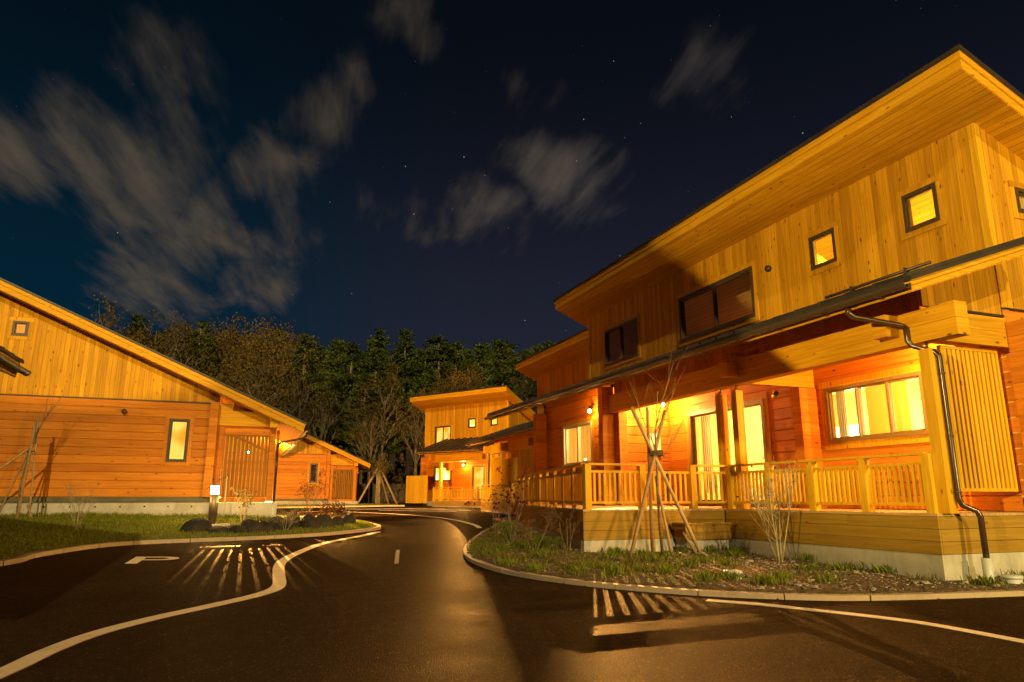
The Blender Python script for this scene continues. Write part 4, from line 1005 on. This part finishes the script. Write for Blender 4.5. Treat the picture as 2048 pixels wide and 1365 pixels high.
for s in range(4): PROT['p'].append((root('pine_tree',PL_,'tree',*proto_pine(12.,100+s),'forest_bark','pine_needles',FG),12.))
for s in range(4): PROT['b'].append((root('autumn_tree',BL,'tree',*proto_broad(12.,200+s,2300),'forest_bark','autumn_leaves',FG),12.))
for s in range(2): PROT['t'].append((root('bare_tree',TL,'tree',*proto_broad(9.,300+s,500,.35),'wood_edge_bark','brush_leaves',FG),9.))
used=set()
def dup_tree(o):
    n=o.copy(); COL.objects.link(n)
    for ch in o.children:
        k=ch.copy(); COL.objects.link(k); k.parent=n
    return n
TREES=[('b', -12.7, 62.4, 13.7), ('b', -9.8, 60.2, 15.1), ('p', -8.8, 62.3, 14.7), ('b', -7.1, 59.6, 14.7), ('b', -5.5, 58.3, 13.9), ('p', -4.0, 60.6, 14.2), ('b', -2.1, 64.3, 15.1), ('b', -0.6, 62.7, 14.7), ('b', 0.8, 61.9, 14.1), ('b', 2.0, 56.8, 13.6), ('b', 2.9, 59.1, 14.2), ('p', 3.9, 56.5, 13.2), ('p', 6.3, 54.7, 12.6), ('p', 7.2, 53.8, 12.1), ('p', 9.2, 54.0, 13.3), ('p', 12.4, 58.8, 14.4), ('p', 13.9, 57.4, 12.6), ('p', 14.9, 56.9, 13.5), ('p', 16.2, 56.3, 13.2), ('p', 16.8, 50.9, 12.1), ('p', 18.6, 51.2, 12.4), ('p', 21.4, 52.9, 12.4), ('p', 22.9, 53.2, 12.8), ('t', 20.0, 58.8, 12.1), ('b', -2.1, 58.8, 11.0), ('t', 2.8, 51.8, 7.7), ('b', 15.0, 45.8, 9.3), ('t', 17.8, 53.3, 10.0), ('b', -4.0, 60.6, 11.2), ('b', 14.3, 46.7, 10.3), ('p', 5.1, 60.5, 9.1), ('p', 21.6, 46.5, 9.3), ('b', 9.3, 55.4, 10.7), ('b', 13.1, 51.8, 9.0), ('p', -10.0, 56.2, 10.3), ('p', 8.1, 52.3, 9.7), ('b', -3.4, 53.1, 9.7), ('b', 22.2, 59.2, 9.4), ('t', -13.7, 61.5, 7.9), ('p', 20.2, 58.5, 9.5), ('b', -3.5, 56.0, 9.8), ('p', -5.7, 63.8, 11.9), ('b', -13.0, 57.0, 10.5), ('p', 24.1, 52.0, 10.0), ('b', 1.1, 54.5, 11.3), ('t', 13.8, 56.3, 7.9), ('b', -13.7, 64.9, 11.2), ('t', -10.7, 64.4, 9.1), ('b', 9.3, 51.3, 10.1), ('b', 0.6, 51.7, 9.5), ('p', 9.7, 55.0, 10.5), ('b', -13.1, 60.7, 10.7), ('b', 14.5, 53.0, 10.3), ('p', -15.0, 72.9, 10.8), ('b', 0.4, 66.6, 10.3), ('t', 3.5, 51.6, 9.8), ('b', 22.2, 58.7, 11.1), ('t', 16.5, 56.1, 8.6), ('b', -7.5, 67.9, 9.4), ('b', 23.4, 58.8, 12.4), ('t', 23.3, 53.9, 11.8), ('b', -11.7, 72.4, 10.4), ('b', 19.7, 55.7, 10.1), ('p', 15.5, 61.3, 11.7), ('b', -6.4, 56.4, 9.0), ('b', -11.8, 69.7, 9.5), ('t', 6.8, 63.8, 11.6), ('t', -2.7, 67.6, 9.7), ('t', 20.1, 51.2, 11.1), ('t', 0.8, 53.2, 10.7), ('t', 4.9, 48.4, 8.6), ('t', 4.7, 51.7, 8.2), ('t', 3.3, 52.2, 8.6), ('t', 8.0, 48.3, 6.9), ('t', 8.0, 51.5, 8.0), ('t', 11.2, 48.2, 7.4)]
TREES+=[('p', 3.7, 66.8, 14.1), ('p', 4.5, 62.5, 12.9), ('p', 5.2, 63.0, 12.9), ('p', 5.7, 62.4, 13.1), ('p', 6.9, 66.4, 13.2), ('p', 7.1, 64.0, 14.0), ('p', 8.9, 70.7, 14.2), ('p', 9.2, 64.8, 13.1), ('p', 9.3, 63.7, 13.0), ('p', 10.7, 64.6, 14.3), ('p', 10.8, 62.3, 13.6), ('p', 11.8, 61.8, 12.5), ('p', 12.3, 60.1, 13.2), ('p', 12.7, 59.6, 13.0), ('p', 13.9, 60.1, 12.9), ('p', 15.2, 64.6, 13.1), ('p', 14.6, 58.7, 13.6), ('p', 15.6, 58.5, 13.6), ('p', 18.7, 66.9, 14.6), ('p', 18.6, 63.9, 14.7), ('p', 18.2, 59.1, 13.0), ('p', 18.8, 57.6, 12.9), ('p', 19.5, 58.4, 13.5), ('p', 23.4, 66.0, 15.3), ('p', 23.8, 65.3, 15.0), ('p', 21.3, 56.5, 13.2), ('p', 24.1, 61.3, 13.3), ('p', 23.6, 58.9, 12.8), ('p', 25.0, 59.5, 13.8), ('p', 26.6, 60.2, 14.7), ('p', -14.6, 71.1, 15.0), ('b', -14.4, 72.2, 15.4), ('b', -14.0, 74.1, 16.2), ('b', -11.5, 66.7, 13.9), ('p', -11.5, 71.7, 14.9), ('b', -11.5, 74.3, 15.8), ('b', -11.0, 76.5, 16.3), ('b', -9.8, 74.9, 16.2), ('p', -7.8, 66.8, 14.0), ('b', -7.1, 65.2, 13.6), ('b', -7.3, 74.9, 15.2), ('b', -5.2, 64.1, 15.0), ('p', -5.0, 68.1, 14.8), ('b', -3.6, 67.2, 15.6), ('b', -2.9, 64.6, 15.2), ('b', -2.3, 70.3, 16.4), ('p', -1.5, 70.1, 15.2), ('b', -0.7, 71.8, 16.6), ('b', 0.5, 70.1, 15.1), ('b', 1.1, 62.7, 15.2), ('p', 2.0, 63.1, 14.4), ('b', 2.8, 69.3, 16.3)]
tr=random.Random(77)
for k,x,y,h in TREES:
    i=tr.randrange(len(PROT[k])); o,ph=PROT[k][i]
    if (k,i) in used: o=dup_tree(o)
    used.add((k,i)); s=h/ph; o.location=(x,y,zr(x,y)-.15); o.scale=(s*tr.uniform(.85,1.1),s*tr.uniform(.85,1.1),s); o.rotation_euler=(0,0,tr.random()*6.28)
def undergrowth():
    r=random.Random(91); m=MB()
    for _ in range(260):
        a=R(r.uniform(-40,28)); D=r.uniform(50,58); x=D*math.sin(a+R(20.77)*0+R(8)); y=D*math.cos(a+R(8)); z=zr(x,y); hh=r.uniform(1.2,4.5)
        for _ in range(70):
            q=(x+r.gauss(0,.9),y+r.gauss(0,.9),z+abs(r.gauss(0,hh*.5))); m.tri(q,r.uniform(.12,.3),(r.gauss(0,1),r.gauss(0,1),r.gauss(.3,1)),r.random())
    tag(m.build('undergrowth','brush_leaves'),kind='stuff')
undergrowth()
def fence():
    t=thing('fence','low dark board fence at the foot of the wood','fence',(9.,50.,zr(9,50)),R(-20)); m=MB()
    for i in range(70): m.box(-5+i*.2,-5+i*.2+.185,-.015,.015,.0,1.25)
    m.build('boards','fence_dark',t); m=MB()
    for i in range(8): m.box(-5.05+i*2,-4.93+i*2,.02,.12,0,1.3)
    m.build('fence_post','fence_dark',t)
fence()
